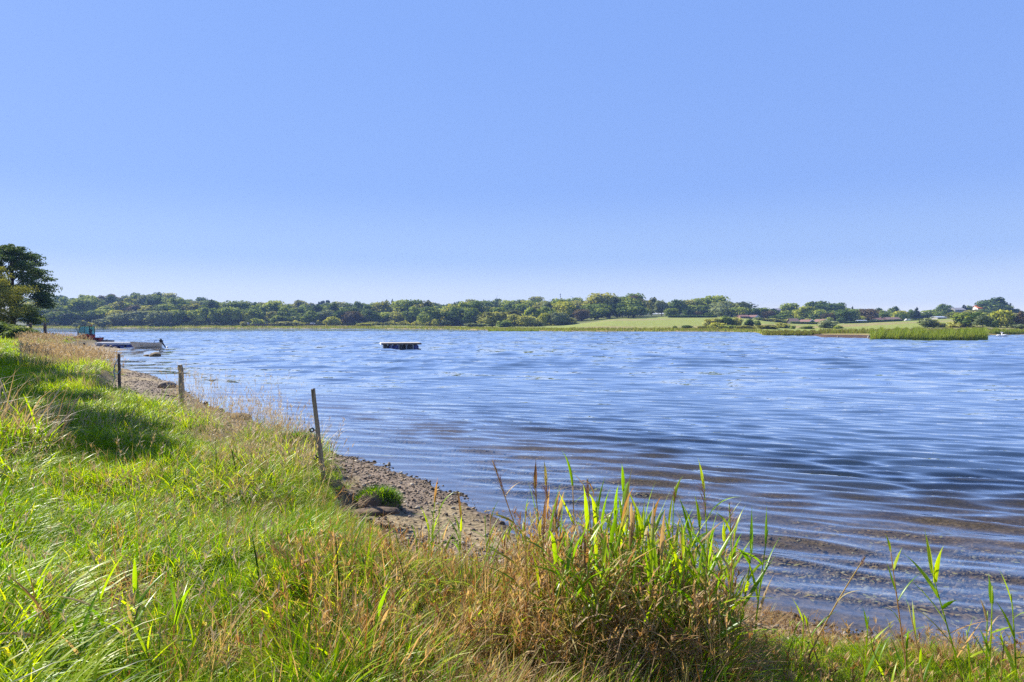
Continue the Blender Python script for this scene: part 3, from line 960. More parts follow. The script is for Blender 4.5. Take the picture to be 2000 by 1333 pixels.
# the rest of the clump, nothing tells them apart
for k in range(125):
    bx = random.gauss(1225, 95); d = random.uniform(3.05, 4.1)
    if not 1040 < bx < 1440: bx = random.uniform(1080, 1420)
    ty = random.uniform(985, 1185) + 45 * abs(bx - 1225) / 120 * random.random()
    reed_px(bx, d, bx + random.gauss(8, 26), ty, ('tall' if ty < 1010 else 'middle height' if ty < 1070 else 'short') + ' green reed ' + ('at the left side' if bx < 1150 else 'left of the middle' if bx < 1215 else 'right of the middle' if bx < 1290 else 'at the right side') + ' of the dense clump, ' + ('back' if d > 3.6 else 'front') + ' half', group='green reeds of the large clump', nleaf=random.choice((5, 6, 7)), lw=.018, ll=.33)
for k in range(11):
    bx = random.uniform(1030, 1250); d = random.uniform(3.2, 4.1)
    reed_px(bx, d, bx + random.gauss(-18, 30), random.uniform(970, 1120), 'dead brown reed stalk in the left half of the clump', group='dead brown reeds of the clump', nleaf=5, dry=True, plume=random.choice((0, .12, .15)), ll=.22)
for k in range(14):
    bx = random.uniform(820, 1010); d = random.uniform(4.3, 5.2)
    reed_px(bx, d, bx + random.gauss(0, 14), random.uniform(975, 1060) + (4.8 - d) * 60, 'young light green reed growing at the foot of the beach', group='young reeds in front of the gravel', nleaf=4, lw=.016, ll=.26, bare_below=.1)
for k in range(9):
    bx = random.uniform(1480, 2000); d = random.uniform(3.2, 3.7)
    reed_px(bx, d, bx + random.gauss(0, 25), random.uniform(1180, 1260), 'small green reed shoot in the grass at the lower right water edge', group='reed shoots along the lower right edge', nleaf=4, lw=.012, ll=.2)


# ------------------------------------------------------------------ pebbles on the beach and the shallow bed
def pebble_mesh(i, mat):
    r = np.random.default_rng(900 + i)
    bm = bmesh.new()
    bmesh.ops.create_icosphere(bm, subdivisions=1, radius=1)
    s = r.uniform(.6, 1.2, 3); s[2] *= .6
    for v in bm.verts:
        v.co = Vector((v.co.x * s[0], v.co.y * s[1], v.co.z * s[2])) * r.uniform(.82, 1.15)
    me = bpy.data.meshes.new(f'pebble_{i}')
    bm.to_mesh(me); bm.free()
    me.polygons.foreach_set('use_smooth', np.ones(len(me.polygons), bool))
    me.materials.append(mat)
    return me


def pebmat(name='pebble', k=1.0):
    m, nt, out = nmat(name)
    oi = N(nt, 'ObjectInfo')
    rp = N(nt, 'ValToRGB', ins={0: oi.outputs['Random']})
    e = rp.color_ramp.elements
    cs = [(.04, .03, .02), (.12, .085, .05), (.19, .14, .085), (.25, .18, .11), (.15, .095, .06), (.40, .35, .26), (.085, .065, .05)]
    while len(e) < len(cs): e.new(.5)
    for i, c in enumerate(cs): e[i].position = i / (len(cs) - 1); e[i].color = (c[0] * k, c[1] * k, c[2] * k * (.75 + .25 * k), 1)
    p = N(nt, 'BsdfPrincipled', ins={'Base Color': rp.outputs[0], 'Roughness': .75, 'Specular IOR Level': .25})
    nt.links.new(p.outputs[0], out.inputs[0])
    return m


pm = pebmat()
CP = proto('pebbles', [pebble_mesh(i, pm) for i in range(8)])
pw = pebmat('wet_pebble', .55)
CW = proto('wet_pebbles', [pebble_mesh(20 + i, pw) for i in range(8)])
x, y = sample_polar(170000, 3.3, 40, -40, 46, .5)
z, s, e, fr = ground(x, y, True)
n_ = fbm(x * .7, y * .7, 44, 3)
sandy = sstep(.50, .66, n_ + (e > -.7) * .12 + (y > 14) * .05)
q = ((s > -.12) | (z < -.05)) & (s > -2.6) & (e < .1) & (rng.random(len(x)) > sandy * .75) & ((y < 30) | (rng.random(len(x)) < .3))
sz = (rng.lognormal(math.log(.0085), .55, len(x)) * np.clip(1 + y / 25, 1, 2.0)).clip(.004, .034)
for nm_, cl_, q2, lb_ in (('pebbles', CP, q & (s > .02), 'brown and grey pebbles covering the beach'), ('lake_bed_pebbles', CW, q & (s <= .02), 'dark wet pebbles seen through the shallow water')):
    scatter(nm_, cl_, np.stack([x, y, z + sz * .2], 1)[q2], rng.uniform(-.4, .4, (q2.sum(), 3)) + np.array([0, 0, 1]) * rng.uniform(0, 6.28, (q2.sum(), 1)), sz[q2], rng.integers(0, 8, q2.sum()), lb_, 'pebbles', None)


def sunk_leaves():
    x, y = sample_polar(9000, 4.2, 13, -5, 46, 1)
    z, s, e, fr = ground(x, y, True)
    q = (s < -.05) & (s > -3.5) & (fbm(x * 1.2, y * 1.2, 15, 2) > .47)
    x, y, z = x[q], y[q], z[q]; n = len(x)
    V, Fq, T = blades(n, np.stack([x, y, z + .012], 1), rng.uniform(.03, .065, n), rng.uniform(.02, .04, n), rng.uniform(0, 6.28, n), rng.uniform(1.35, 1.6, n), rng.uniform(-.2, .2, n), 2, np.clip(rng.normal(.4, .25, n), 0, .75))
    tag(link('sunken_leaves', mesh_np('sunken_leaves', V, Fq, M['dry'], vattr={'tint': T})), 'yellow brown sunken leaves on the bed of the shallow water', 'leaves', kind='stuff')


sunk_leaves()


# ------------------------------------------------------------------ rocks and turf lumps
def rock(name, pos, size, mat, seed, label, cat='rock', group=None, sub=3, amp=.22, parent=None):
    bm = bmesh.new()
    bmesh.ops.create_icosphere(bm, subdivisions=sub, radius=1)
    co = np.array([v.co[:] for v in bm.verts])
    o1 = seed * 13.7
    n = fbm(co[:, 0] * 1.3 + o1 + co[:, 2] * 1.1, co[:, 1] * 1.3 - o1 + co[:, 2] * .7, seed, 3) - .5
    n2 = fbm(co[:, 0] * 5 + o1 + co[:, 2] * 3, co[:, 1] * 5 + co[:, 2] * 4, seed + 5, 2) - .5
    f = 1 + amp * 2.4 * n + amp * .8 * n2
    for v, k in zip(bm.verts, f):
        v.co = Vector((v.co.x * size[0], v.co.y * size[1], max(-.35, v.co.z) * size[2])) * float(k)
    me = bpy.data.meshes.new(name)
    bm.to_mesh(me); bm.free()
    me.polygons.foreach_set('use_smooth', np.ones(len(me.polygons), bool))
    me.materials.append(mat)
    o = link(name, me, parent)
    o.location = pos
    o.rotation_euler = (0, 0, seed)
    if not parent: tag(o, label, cat, group)
    return o


def rock_px(px, py, d, w_px, h_px, mat, seed, label, **kw):
    p = at(px, py, d)
    w = w_px / F * d / 2
    return rock(kw.pop('name', 'boulder'), (p.x, p.y, p.z + .1 * h_px / F * d), (w, w * kw.pop('dep', .8), h_px / F * d * .72), mat, seed, label, **kw)


rock_px(327, 756, 19.2, 36, 13, M['rock'], 3, 'low brown boulder behind the thick fence post')
rock_px(465, 819, 15.0, 52, 15, M['weed'], 4, 'brown weed covered boulder in the water right of the thick post')
rock_px(543, 839, 13.6, 21, 11, M['weed'], 5, 'small brown boulder standing in the water')
rock_px(575, 866, 12.0, 12, 5, M['mud'], 6, 'small dark stone at the waterline left of the near post')
rock_px(980, 1024, 7.15, 13, 7, M['mud'], 7, 'small dark stone in the shallow water below the beach')
rock_px(303, 695, 45.0, 40, 8, M['weed'], 8, 'long weedy rock lying in the water in front of the boat', dep=.5)
rock_px(288, 695, 45.2, 18, 3, M['weed'], 9, 'flat tip of weed in the water left of the long weedy rock', dep=.5, name='weed_tip')
rock_px(308, 685, 54, 10, 2.4, M['mud'], 10, 'small dark stone breaking the water below the outboard')
rock_px(326, 684, 55, 8, 1.8, M['mud'], 11, 'tiny dark stone right of the outboard motor')
for i, (a, b, w, h, mt, lb) in enumerate([
        (193, 677, 11, 9, 'rockgrey', 'pale grey boulder at left end of the stone pile by the jetty'),
        (204, 679, 10, 8, 'rock', 'brown boulder second from left in the stone pile'),
        (211, 682, 9, 6, 'rock', 'small brown stone low in the middle of the pile'),
        (217, 681, 9, 7, 'rock', 'rounded brown boulder in the stone pile'),
        (225, 682.5, 12, 6, 'rock', 'flat topped brown boulder at the water end of the pile')]):
    rock_px(a, b, 57.5, w, h, M[mt], 20 + i, lb)
rock_px(177, 702, 36.5, 16, 6, M['mud'], 30, 'brown earth mound on the sand left of the spit', name='earth_mound')
rock_px(1697, 660, 101, 5, 6, M['rockgrey'], 31, 'white round stone at the left end of the far reed bed')
rock_px(1637, 659, 104, 5, 3, M['rock'], 32, 'small pale stone on the brown far mudflat')
for k, (a, b, d, w, lb) in enumerate([(598, 884, 10.9, 11, 'dark wet stone at the waterline just left of the near post'), (522, 853, 13.0, 10, 'dark stone at the waterline below the small boulder'), (648, 903, 10.2, 9, 'dark wet stone at the waterline just right of the near post'),
                                (432, 803, 16.3, 12, 'brown stone at the waterline left of the weed covered boulder'), (402, 789, 17.8, 11, 'brown stone on the shore right of the thick post'), (612, 893, 10.5, 6, 'tiny dark stone right behind the near post')]):
    rock_px(a, b, d, w, w * .55, M['mud' if k % 2 == 0 else 'weed'], 80 + k, lb, name='shore_stone', sub=2)
for k, (a, b, d, w) in enumerate([(700, 925, 8.3, 7), (855, 985, 7.6, 8), (800, 1010, 6.6, 9), (905, 1060, 6.0, 8), (760, 905, 10, 6), (664, 915, 8.4, 7), (950, 1085, 5.7, 9), (868, 1105, 5.5, 10), (738, 1048, 5.9, 12)]):
    rock_px(a, b, d, w, w * .45, M['rockgrey' if k % 2 else 'rock'], 40 + k, 'larger stone lying among the beach pebbles', group='larger beach stones', name='beach_stone', sub=2)


def turf(px, d, w, h, label, seed):
    p = onground(px, d)
    root = empty('turf_lump', p, 0, label, 'turf lump')
    o = rock('earth', (0, 0, .0), (w, w * .75, h), M['mud'], seed, None, parent=root, amp=.3)
    n = 1500
    r = np.random.default_rng(seed)
    a = r.uniform(0, 6.28, n); rr = np.sqrt(r.random(n))
    bx, by = np.cos(a) * rr * w * .92, np.sin(a) * rr * w * .7
    bz = h * np.sqrt(np.clip(1 - rr ** 2, 0, 1)) * .95
    V, Fq, T = blades(n, np.stack([bx, by, bz - .02], 1), r.uniform(.05, .11, n), np.full(n, .007), a + r.normal(0, .5, n), r.uniform(.1, .6, n), r.uniform(.3, 1.2, n), 3, np.clip(r.normal(.25, .2, n), 0, 1), r)
    link('turf_grass', mesh_np('turf_grass', V, Fq, M['grass'], vattr={'tint': T}, smooth=True), root)['kind'] = 'stuff'
    return root


turf(738, 7.2, .26, .19, 'loose green turf lump lying on the gravel beach', 61)
turf(585, 8.9, .30, .22, 'overhanging green turf lump left of the near post', 62)
rock_px(735, 1001, 6.45, 88, 12, M['mud'], 63, 'flat slab of dark earth on the beach below the turf lump', name='earth_slab', dep=.5)
for i, (a, b, lb, w) in enumerate([((690, 6.0), (815, 5.75), 'thin pale driftwood stick on the sand below the earth slab', .007), ((690, 7.0), (750, 6.9), 'pale broken stick in front of the turf lump', .006), ((760, 5.6), (830, 6.2), 'dark twig on the sand by the dry grass', .008)]):
    p, q_ = onground(*a), onground(*b)
    mid = (p + q_) / 2 + Vector((0, 0, .035))
    o = MB().tube([p + Vector((0, 0, .012)), mid, q_ + Vector((0, 0, .012))], [w, w * .8, w * .5], 6).build('driftwood_stick', M['postdark' if i == 2 else 'post'])
    tag(o, lb, 'stick')


# ------------------------------------------------------------------ fence posts
def post(bx, by_d, tx, ty, rad, mat, label, seed, chisel=0.0, insul=(), rope=False, flat=True):
    d = by_d
    b = onground(bx, d); t = at(tx, ty, d)
    root = empty('fence_post', b, 0, label, 'fence post', 'old fence posts along the bank')
    v = t - b
    r = random.Random(seed)
    n = 9
    pts = [v * (i / n) + Vector((r.uniform(-1, 1), r.uniform(-1, 1), 0)) * rad * .14 for i in range(n + 1)]
    pts[0] = -v.normalized() * .25
    mb = MB()
    mb.tube(pts, [rad * (1.08 - .2 * i / n + r.uniform(-.04, .04)) for i in range(n + 1)], 12)
    for i in range(len(mb.v) - 12, len(mb.v)):
        x_, y_, z_ = mb.v[i]
        mb.v[i] = (x_, y_, z_ + r.uniform(-.25, .25) * rad + chisel * (x_ - v.x))
    mb.build('pole', mat, root, False)
    for (ix, iy, side) in insul:
        p = at(ix, iy, d) - b
        m = MB()
        m.tube([p + Vector((side * rad * .2, 0, 0)), p + Vector((side * (rad + .035), -.01, 0))], .009, 8)
        c = p + Vector((side * (rad + .05), -.01, 0))
        ring = [c + Vector((math.cos(k / 10 * 6.28) * .020, 0, math.sin(k / 10 * 6.28) * .020)) for k in range(10)]
        m.tube(ring + [ring[0]], .008, 6)
        m.build('insulator', M['black'], root, True)
    return root, v


post(632, 7.0, 611, 760, .025, M['post'], 'tall leaning near post with two black wire insulators on its side', 1, chisel=.15, insul=((624, 840, -1), (630, 893, -1)))
post(358, 13.7, 352, 714, .055, M['post'], 'thick grey round post with flat top beside the straw stalks', 2)
p3, v3 = post(234, 18.4, 232, 692, .038, M['postdark'], 'dark post with blue rope hanging on its left side', 3, insul=((235, 717, 1),))
m = MB()
m.tube([v3 * .86 + Vector((-.02, -.04, 0)), v3 * .7 + Vector((-.1, -.03, 0)), v3 * .5 + Vector((-.13, -.03, .0)), v3 * .36 + Vector((-.09, -.04, 0)), v3 * .3 + Vector((-.15, -.02, 0)), v3 * .12 + Vector((-.2, 0, 0))], .013, 6)
m.tube([v3 * .5 + Vector((-.12, -.03, 0)), v3 * .47 + Vector((-.02, -.05, 0)), v3 * .6 + Vector((.07, -.03, 0))], .010, 6)
m.build('rope', M['rope'], p3, True)
post(163, 33, 164, 670, .055, M['postdark'], 'short post in the straw grass below the tractor', 4)
post(88, 50, 88, 632, .11, M['postdark'], 'tall dark post rising above the bank left of the tractor', 5)
post(60, 50, 59.5, 632, .11, M['postdark'], 'dark post standing next to the shaded bush at left', 6)
post(103, 52, 103.5, 650, .06, M['postdark'], 'thin short post between tall dark post and tractor', 7)
post(38, 49, 38, 643, .12, M['rockgrey'], 'pale grey stub post in the shaded bush', 8)
post(62.5, 49.5, 62.5, 647, .10, M['rockgrey'], 'pale low stub post beside the dark left post', 9)

# ------------------------------------------------------------------ dandelion, yellow leaf
p = onground(388, 2.95)
dn = empty('dandelion', p, 0, 'yellow dandelion flower in the grass at the lower left', 'flower')
top = at(394, 1226, 2.95) - p
MB().tube([Vector((0, 0, -.02)), top * .5 + Vector((.006, 0, 0)), top], .0025, 6).build('stem', M['leaf_yellow'], dn, True)
n = 90
a = rng.uniform(0, 6.28, n)
V, Fq, T = blades(n, np.repeat(np.array([tuple(top)]), n, 0) + rng.normal(0, .002, (n, 3)), rng.uniform(.016, .027, n), np.full(n, .006), a, rng.uniform(.2, 1.45, n), rng.uniform(0, .3, n), 2, rng.random(n), tip=.7)
link('flower_head', mesh_np('flower_head', V, Fq, M['yellow'], smooth=True), dn)


# ------------------------------------------------------------------ trees
def ico(sub):
    bm = bmesh.new()
    bmesh.ops.create_icosphere(bm, subdivisions=sub, radius=1)
    V = np.array([v.co[:] for v in bm.verts]); Fc = np.array([[v.index for v in f.verts] for f in bm.faces])
    bm.free()
    return V, Fc


ICO1 = ico(1)


def crown_mesh(name, mat, shape, seed, nlobe=16, nleaf=900, leaf=.05, hull=.78, z0=.03):
    """unit crown, z 0..1, about 1 wide: lobes carry leaf clumps, a rough core keeps the sky out of the middle"""
    r = np.random.default_rng(seed)
    if shape == 'conifer':
        zc = np.sort(r.uniform(.06, .97, nlobe * 2)); a = r.uniform(0, 6.28, len(zc))
        rad = .46 * (1 - zc) ** .85 + .02
        c = np.stack([np.cos(a) * rad * .6, np.sin(a) * rad * .6, zc], 1)
        lr = rad * .55 + .02; sq = np.array((1, 1, .55))
    elif shape == 'pine':
        n = nlobe; a = r.uniform(0, 6.28, n); q = np.sqrt(r.random(n)) * .33
        c = np.stack([np.cos(a) * q, np.sin(a) * q, r.uniform(.55, .92, n)], 1); lr = r.uniform(.1, .17, n); sq = np.array((1, 1, .7))
    else:
        n = nlobe
        d = r.normal(size=(n, 3)); d /= np.linalg.norm(d, axis=1)[:, None]
        q = r.uniform(.35, 1, n) ** .5
        hz = {'round': .47, 'poplar': .50, 'willow': .44, 'bush': .46}[shape]; zc = {'round': .50, 'poplar': .50, 'willow': .50, 'bush': .42}[shape]
        c = d * q[:, None] * np.array((.33, .33, hz * .74)) + np.array((0, 0, zc))
        if shape == 'poplar': c[:, :2] *= .85
        lr = r.uniform(.13, .30, n) * (1.0 if shape != 'poplar' else .85); sq = np.array((1, 1, .85 if shape != 'willow' else 1.15))
        c = np.vstack([c, [[0, 0, zc]]]); lr = np.append(lr, .33)
    m = len(c)
    w = lr ** 2; w = w / w.sum()
    li = r.choice(m, nleaf, p=w)
    d = r.normal(size=(nleaf, 3)); d[:, 2] += .25; d /= np.linalg.norm(d, axis=1)[:, None]
    P = c[li] + d * (lr[li] * r.uniform(.82, 1.12, nleaf))[:, None] * sq
    if shape == 'willow': P[:, 2] -= .06 * r.random(nleaf)
    P[:, 2] = np.maximum(P[:, 2], .02 if shape in ('bush', 'willow') else z0 * .8)
    nrm = d + r.normal(0, .55, (nleaf, 3)); nrm /= np.linalg.norm(nrm, axis=1)[:, None]
    t = np.cross(nrm, r.normal(size=(nleaf, 3))); t /= np.linalg.norm(t, axis=1)[:, None] + 1e-9
    b = np.cross(nrm, t)
    s = (leaf * r.uniform(.6, 1.35, nleaf))[:, None]
    lv = np.stack([P - t * s, P - b * s * .7 + nrm * s * .15, P + t * s, P + b * s * .7 + nrm * s * .15], 1).reshape(-1, 3)
    lf = np.arange(nleaf * 4).reshape(-1, 4)
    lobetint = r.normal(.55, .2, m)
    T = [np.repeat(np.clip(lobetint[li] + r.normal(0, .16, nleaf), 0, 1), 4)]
    Vs = [lv]; F3 = []; off = len(lv)
    for k in range(m):
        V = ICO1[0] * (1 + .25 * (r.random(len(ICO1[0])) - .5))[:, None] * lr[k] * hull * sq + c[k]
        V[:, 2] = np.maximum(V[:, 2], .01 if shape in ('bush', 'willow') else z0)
        Vs.append(V); F3.append(ICO1[1] + off); off += len(V); T.append(np.full(len(V), np.clip(lobetint[k] - .22, 0, 1)))  # core tinted darker than its leaves: shade inside the crown put into the colour
    return mesh_np(name, np.concatenate(Vs), [lf, np.concatenate(F3)], mat, vattr={'tint': np.concatenate(T)})


def trunk_mesh(name, seed, w=.028, top=.6):
    r = random.Random(seed)
    mb = MB()
    mb.tube([(0, 0, -.06), (r.uniform(-.02, .02), r.uniform(-.02, .02), .25), (r.uniform(-.05, .05), r.uniform(-.05, .05), top)], [w, w * .75, w * .35], 6)
    for k in range(4):
        a = r.uniform(0, 6.28); z = r.uniform(.18, .45)
        mb.tube([(0, 0, z), (math.cos(a) * .12, math.sin(a) * .12, z + .12), (math.cos(a) * .24, math.sin(a) * .24, z + .3)], [w * .5, w * .35, w * .15], 5)
    me = bpy.data.meshes.new(name); me.from_pydata(mb.v, [], mb.f); me.materials.append(M['bark'])
    return me


CROWN = {}
for sh, n, cols in (('round', 4, ('deep', 'green', 'olive', 'silver', 'yellow', 'brown')), ('willow', 2, ('silver', 'yellow', 'olive')), ('poplar', 2, ('deep', 'silver', 'green')),
                    ('conifer', 2, ('pine',)), ('pine', 2, ('pine',)), ('bush', 3, ('deep', 'green', 'olive', 'silver', 'yellow'))):
    for k in range(n):
        base = None
        for cn in cols:
            if base is None:
                base = crown_mesh(f'crown_{sh}_{k}', M['leaf_' + cn], sh, 1000 + 31 * k + len(sh), nlobe={'bush': 12, 'pine': 9, 'conifer': 16}.get(sh, 13), nleaf={'bush': 650, 'conifer': 700, 'pine': 380}.get(sh, 1150), leaf={'bush': .06, 'pine': .05}.get(sh, .046))
                CROWN[sh, k, cn] = base
            else:
                c2 = base.copy(); c2.materials.clear(); c2.materials.append(M['leaf_' + cn]); CROWN[sh, k, cn] = c2
TRUNK = [trunk_mesh(f'trunk_{k}', k) for k in range(3)]
NK = {'round': 4, 'willow': 2, 'poplar': 2, 'conifer': 2, 'pine': 2, 'bush': 3}


def solve_d(px, y):
    d = np.arange(100, 340, 1.5); x = (px - 1000) / F * d
    a = math.atan((px - 1000) / F); d0 = np.interp(a, FA, FS) * math.cos(a)
    yy = HY + (H - ground(x, d)) / d * F
    k = np.where((yy <= y) & (d > d0 + 6))[0]
    return float(d[k[0]]) if len(k) else 300.0


def tree(px, d, top, wpx, shape, colr, label, group=None, base=None, name=None):
    if base: d = solve_d(px, base)
    b = onground(px, d)
    zt = H - (top - HY) / F * d
    h = max(1.2, zt - b.z)
    w = wpx / F * d * 1.22
    nm = name or {'conifer': 'spruce_tree', 'pine': 'pine_tree', 'bush': 'bush', 'willow': 'willow_tree', 'poplar': 'poplar_tree'}.get(shape, 'broadleaf_tree')
    cm = CROWN[shape, random.randrange(NK[shape]), colr]
    if shape == 'bush':
        o = link('bush', cm); o.location = b - Vector((0, 0, .1)); o.scale = (w, w, h); o.rotation_euler = (0, 0, random.uniform(0, 6.28))
        return tag(o, label, 'bush', group)
    root = empty(nm, b, random.uniform(0, 6.28), label, 'tree', group)
    root.scale = (w, w, h)
    link('crown', cm, root)
    link('trunk', random.choice(TRUNK), root)
    return root


# the wood across the water on the left: rows of trees climbing the hill
def wood():
    rr = random.Random(11)
    zones = ((40, 140, 'beside the left edge tree'), (140, 250, 'above the tractor and jetty'), (250, 330, 'above the moored boat'), (330, 420, 'below the spruce row'),
             (420, 500, 'left of the dark fence'), (500, 610, 'behind the low dark fence'), (610, 700, 'around the white van'), (700, 830, 'directly above the raft'),
             (830, 930, 'just right of the raft'), (930, 1050, 'above the olive willows'), (1050, 1130, 'below the radio mast'), (1130, 1300, 'at the left end of the sloping field'))
    adj = {'deep': 'dark green', 'green': 'mid green', 'olive': 'olive green', 'silver': 'greyish green', 'yellow': 'yellowish green', 'brown': 'brownish'}
    rows = 6
    for j in range(rows):
        f = (j / (rows - 1)) ** 1.15
        px = 45 + rr.uniform(0, 20)
        while px < 1245:
            a = math.atan((px - 1000) / F)
            d1, d2 = np.interp(a, FA, F1) * math.cos(a), np.interp(a, FA, F2) * math.cos(a)
            if px > 1090: d1 = max(d1, 335)
            d = d1 + 4 + (d2 - d1) * f + rr.uniform(-6, 6)
            b = onground(px, d)
            hgt = rr.uniform(7.5, 10.5) if j == 0 else rr.uniform(8.0, 14)
            if 855 < px < 945 and j == 0: hgt = rr.uniform(11, 13)
            if 1110 < px and j == 0: hgt *= .8
            w = rr.uniform(10.0, 15) if j else rr.uniform(9, 13)
            top = HY - (b.z + hgt - H) / d * F
            col = rr.choices(('deep', 'green', 'olive', 'silver', 'yellow', 'brown'), (3.2, 5, 3.2, 1.0 if j < 2 else .4, .4, .4))[0]
            shp = rr.choices(('round', 'poplar', 'willow' if col in ('silver', 'yellow', 'olive') else 'round'), (6, .6 if col in ('deep', 'silver', 'green') else 0, 1.3))[0]
            z = [q for q in zones if q[0] <= px < q[1]]
            where = z[0][2] if z else zones[-1][2]
            row = ('front row ', 'lower slope ', 'middle slope ', 'middle slope ', 'upper slope ', 'skyline ')[j]
            tree(px, d, top, w / d * F, shp, col, f'{adj[col]} {"upright" if shp == "poplar" else "billowing" if shp == "willow" else "round"} {row}tree {where}', group='trees of the wood across the lake', name='broadleaf_tree' if shp == 'round' else None)
            px += rr.uniform(.55, .85) * (w / d * F)


wood()
# conifers and pines breaking the skyline of the wood
for k, px in enumerate((345, 352, 359, 366, 374, 382, 391, 399)):
    tree(px, 640, 585 + (k % 3) * 1.5, 11, 'conifer', 'pine', 'dark spruce in the row on the skyline right of the highest hill', group='spruces on the left skyline')
for px, top, sh, lab in ((628, 587.5, 'pine', 'flat topped dark pine on the skyline, left one of two'), (641, 586.5, 'pine', 'flat topped dark pine on the skyline, right one of two'),
                         (755, 583.5, 'conifer', 'dark spruce standing highest above the raft'), (766, 582.5, 'conifer', 'broad dark spruce on the skyline right of the highest spruce'),
                         (781, 585, 'conifer', 'thin dark spruce on the skyline above the right end of the raft'), (738, 588, 'conifer', 'low dark spruce on the skyline left of the spruces above the raft'),
                         (887, 589, 'conifer', 'single dark conifer standing on the skyline right of the raft'), (945, 584, 'conifer', 'small dark spruce on the skyline left of the turbines')):
    tree(px, 640, top, 13, sh, 'pine', lab)
# front edge of the wood: trees and bushes one can tell apart
EDGE = [(272, 368, 604, 60, 'willow', 'silver', 'greyish willow bulging out of the wood below the highest hill'), (312, 362, 601, 46, 'willow', 'silver', 'silvery willow at the water edge right of the boat'),
        (232, 364, 609, 40, 'round', 'silver', 'low grey green tree above the moored boat'), (120, 366, 604, 46, 'round', 'deep', 'shaded blue green tree right of the left edge tree'),
        (200, 352, 622, 30, 'bush', 'silver', 'pale round bush on the far shore behind the tractor'), (148, 352, 629, 10, 'bush', 'silver', 'small pale bush on the far shore left of the tractor'),
        (422, 366, 598, 34, 'poplar', 'deep', 'tall dark tree at the front of the wood right of the willows'), (452, 366, 600, 40, 'round', 'deep', 'dark broad tree at the front of the wood'),
        (486, 362, 607, 20, 'round', 'yellow', 'pale green tree beside the white tank on the far shore'), (505, 352, 619, 26, 'bush', 'green', 'light bush behind the left end of the low dark fence'),
        (545, 352, 614, 40, 'round', 'green', 'round tree behind the low dark fence'), (560, 345, 627, 50, 'bush', 'olive', 'low olive scrub behind the dark fence'), (475, 348, 626, 14, 'bush', 'olive', 'small bush left of the low dark fence'),
        (648, 338, 617.5, 27, 'bush', 'yellow', 'bright yellow green round bush on the far shore left of the raft'), (710, 335, 629, 34, 'bush', 'yellow', 'low yellowish bush on the meadow above the raft'),
        (850, 322, 622, 16, 'bush', 'yellow', 'small pale bush in front of the dark trees right of the raft'), (868, 322, 624, 20, 'bush', 'silver', 'grey bush beside the small pale bush right of the raft'),
        (840, 330, 598, 44, 'round', 'deep', 'dark heavy tree behind the small pale bush'), (885, 330, 597, 46, 'round', 'deep', 'dark heavy tree right of the small pale bush'), (920, 328, 596, 44, 'round', 'deep', 'dark tree left of the olive willows'),
        (962, 290, 606, 56, 'willow', 'olive', 'large olive willow group left on the point below the turbines'), (1005, 285, 611, 34, 'willow', 'olive', 'smaller olive willow in the middle of the point'),
        (1030, 280, 613, 40, 'willow', 'olive', 'olive willow at the right end of the point'), (985, 275, 622, 30, 'bush', 'deep', 'dark bush at the foot of the olive willows'), (930, 270, 629, 40, 'bush', 'silver', 'low grey scrub left of the olive willows'),
        (1063, 295, 607, 22, 'willow', 'yellow', 'pale yellowish tree right of the point'), (1088, 295, 607, 38, 'willow', 'silver', 'silvery round tree right of the point'), (1050, 285, 620, 24, 'bush', 'brown' if False else 'olive', 'brownish bush at the foot of the pale trees'),
        (1135, 325, 604, 26, 'round', 'brown', 'brownish bare looking tree at the edge of the sloping field'), (1168, 330, 598, 36, 'round', 'green', 'green tree at the left edge of the sloping field'), (1110, 300, 628, 34, 'bush', 'deep', 'dark scrub along the lower left edge of the sloping field'),
        (1186, 345, 584, 12, 'conifer', 'pine', 'single narrow conifer above the left end of the field')]
for px, d, top, w, sh, c, lab in EDGE: tree(px, d, top, w, sh, c, lab)

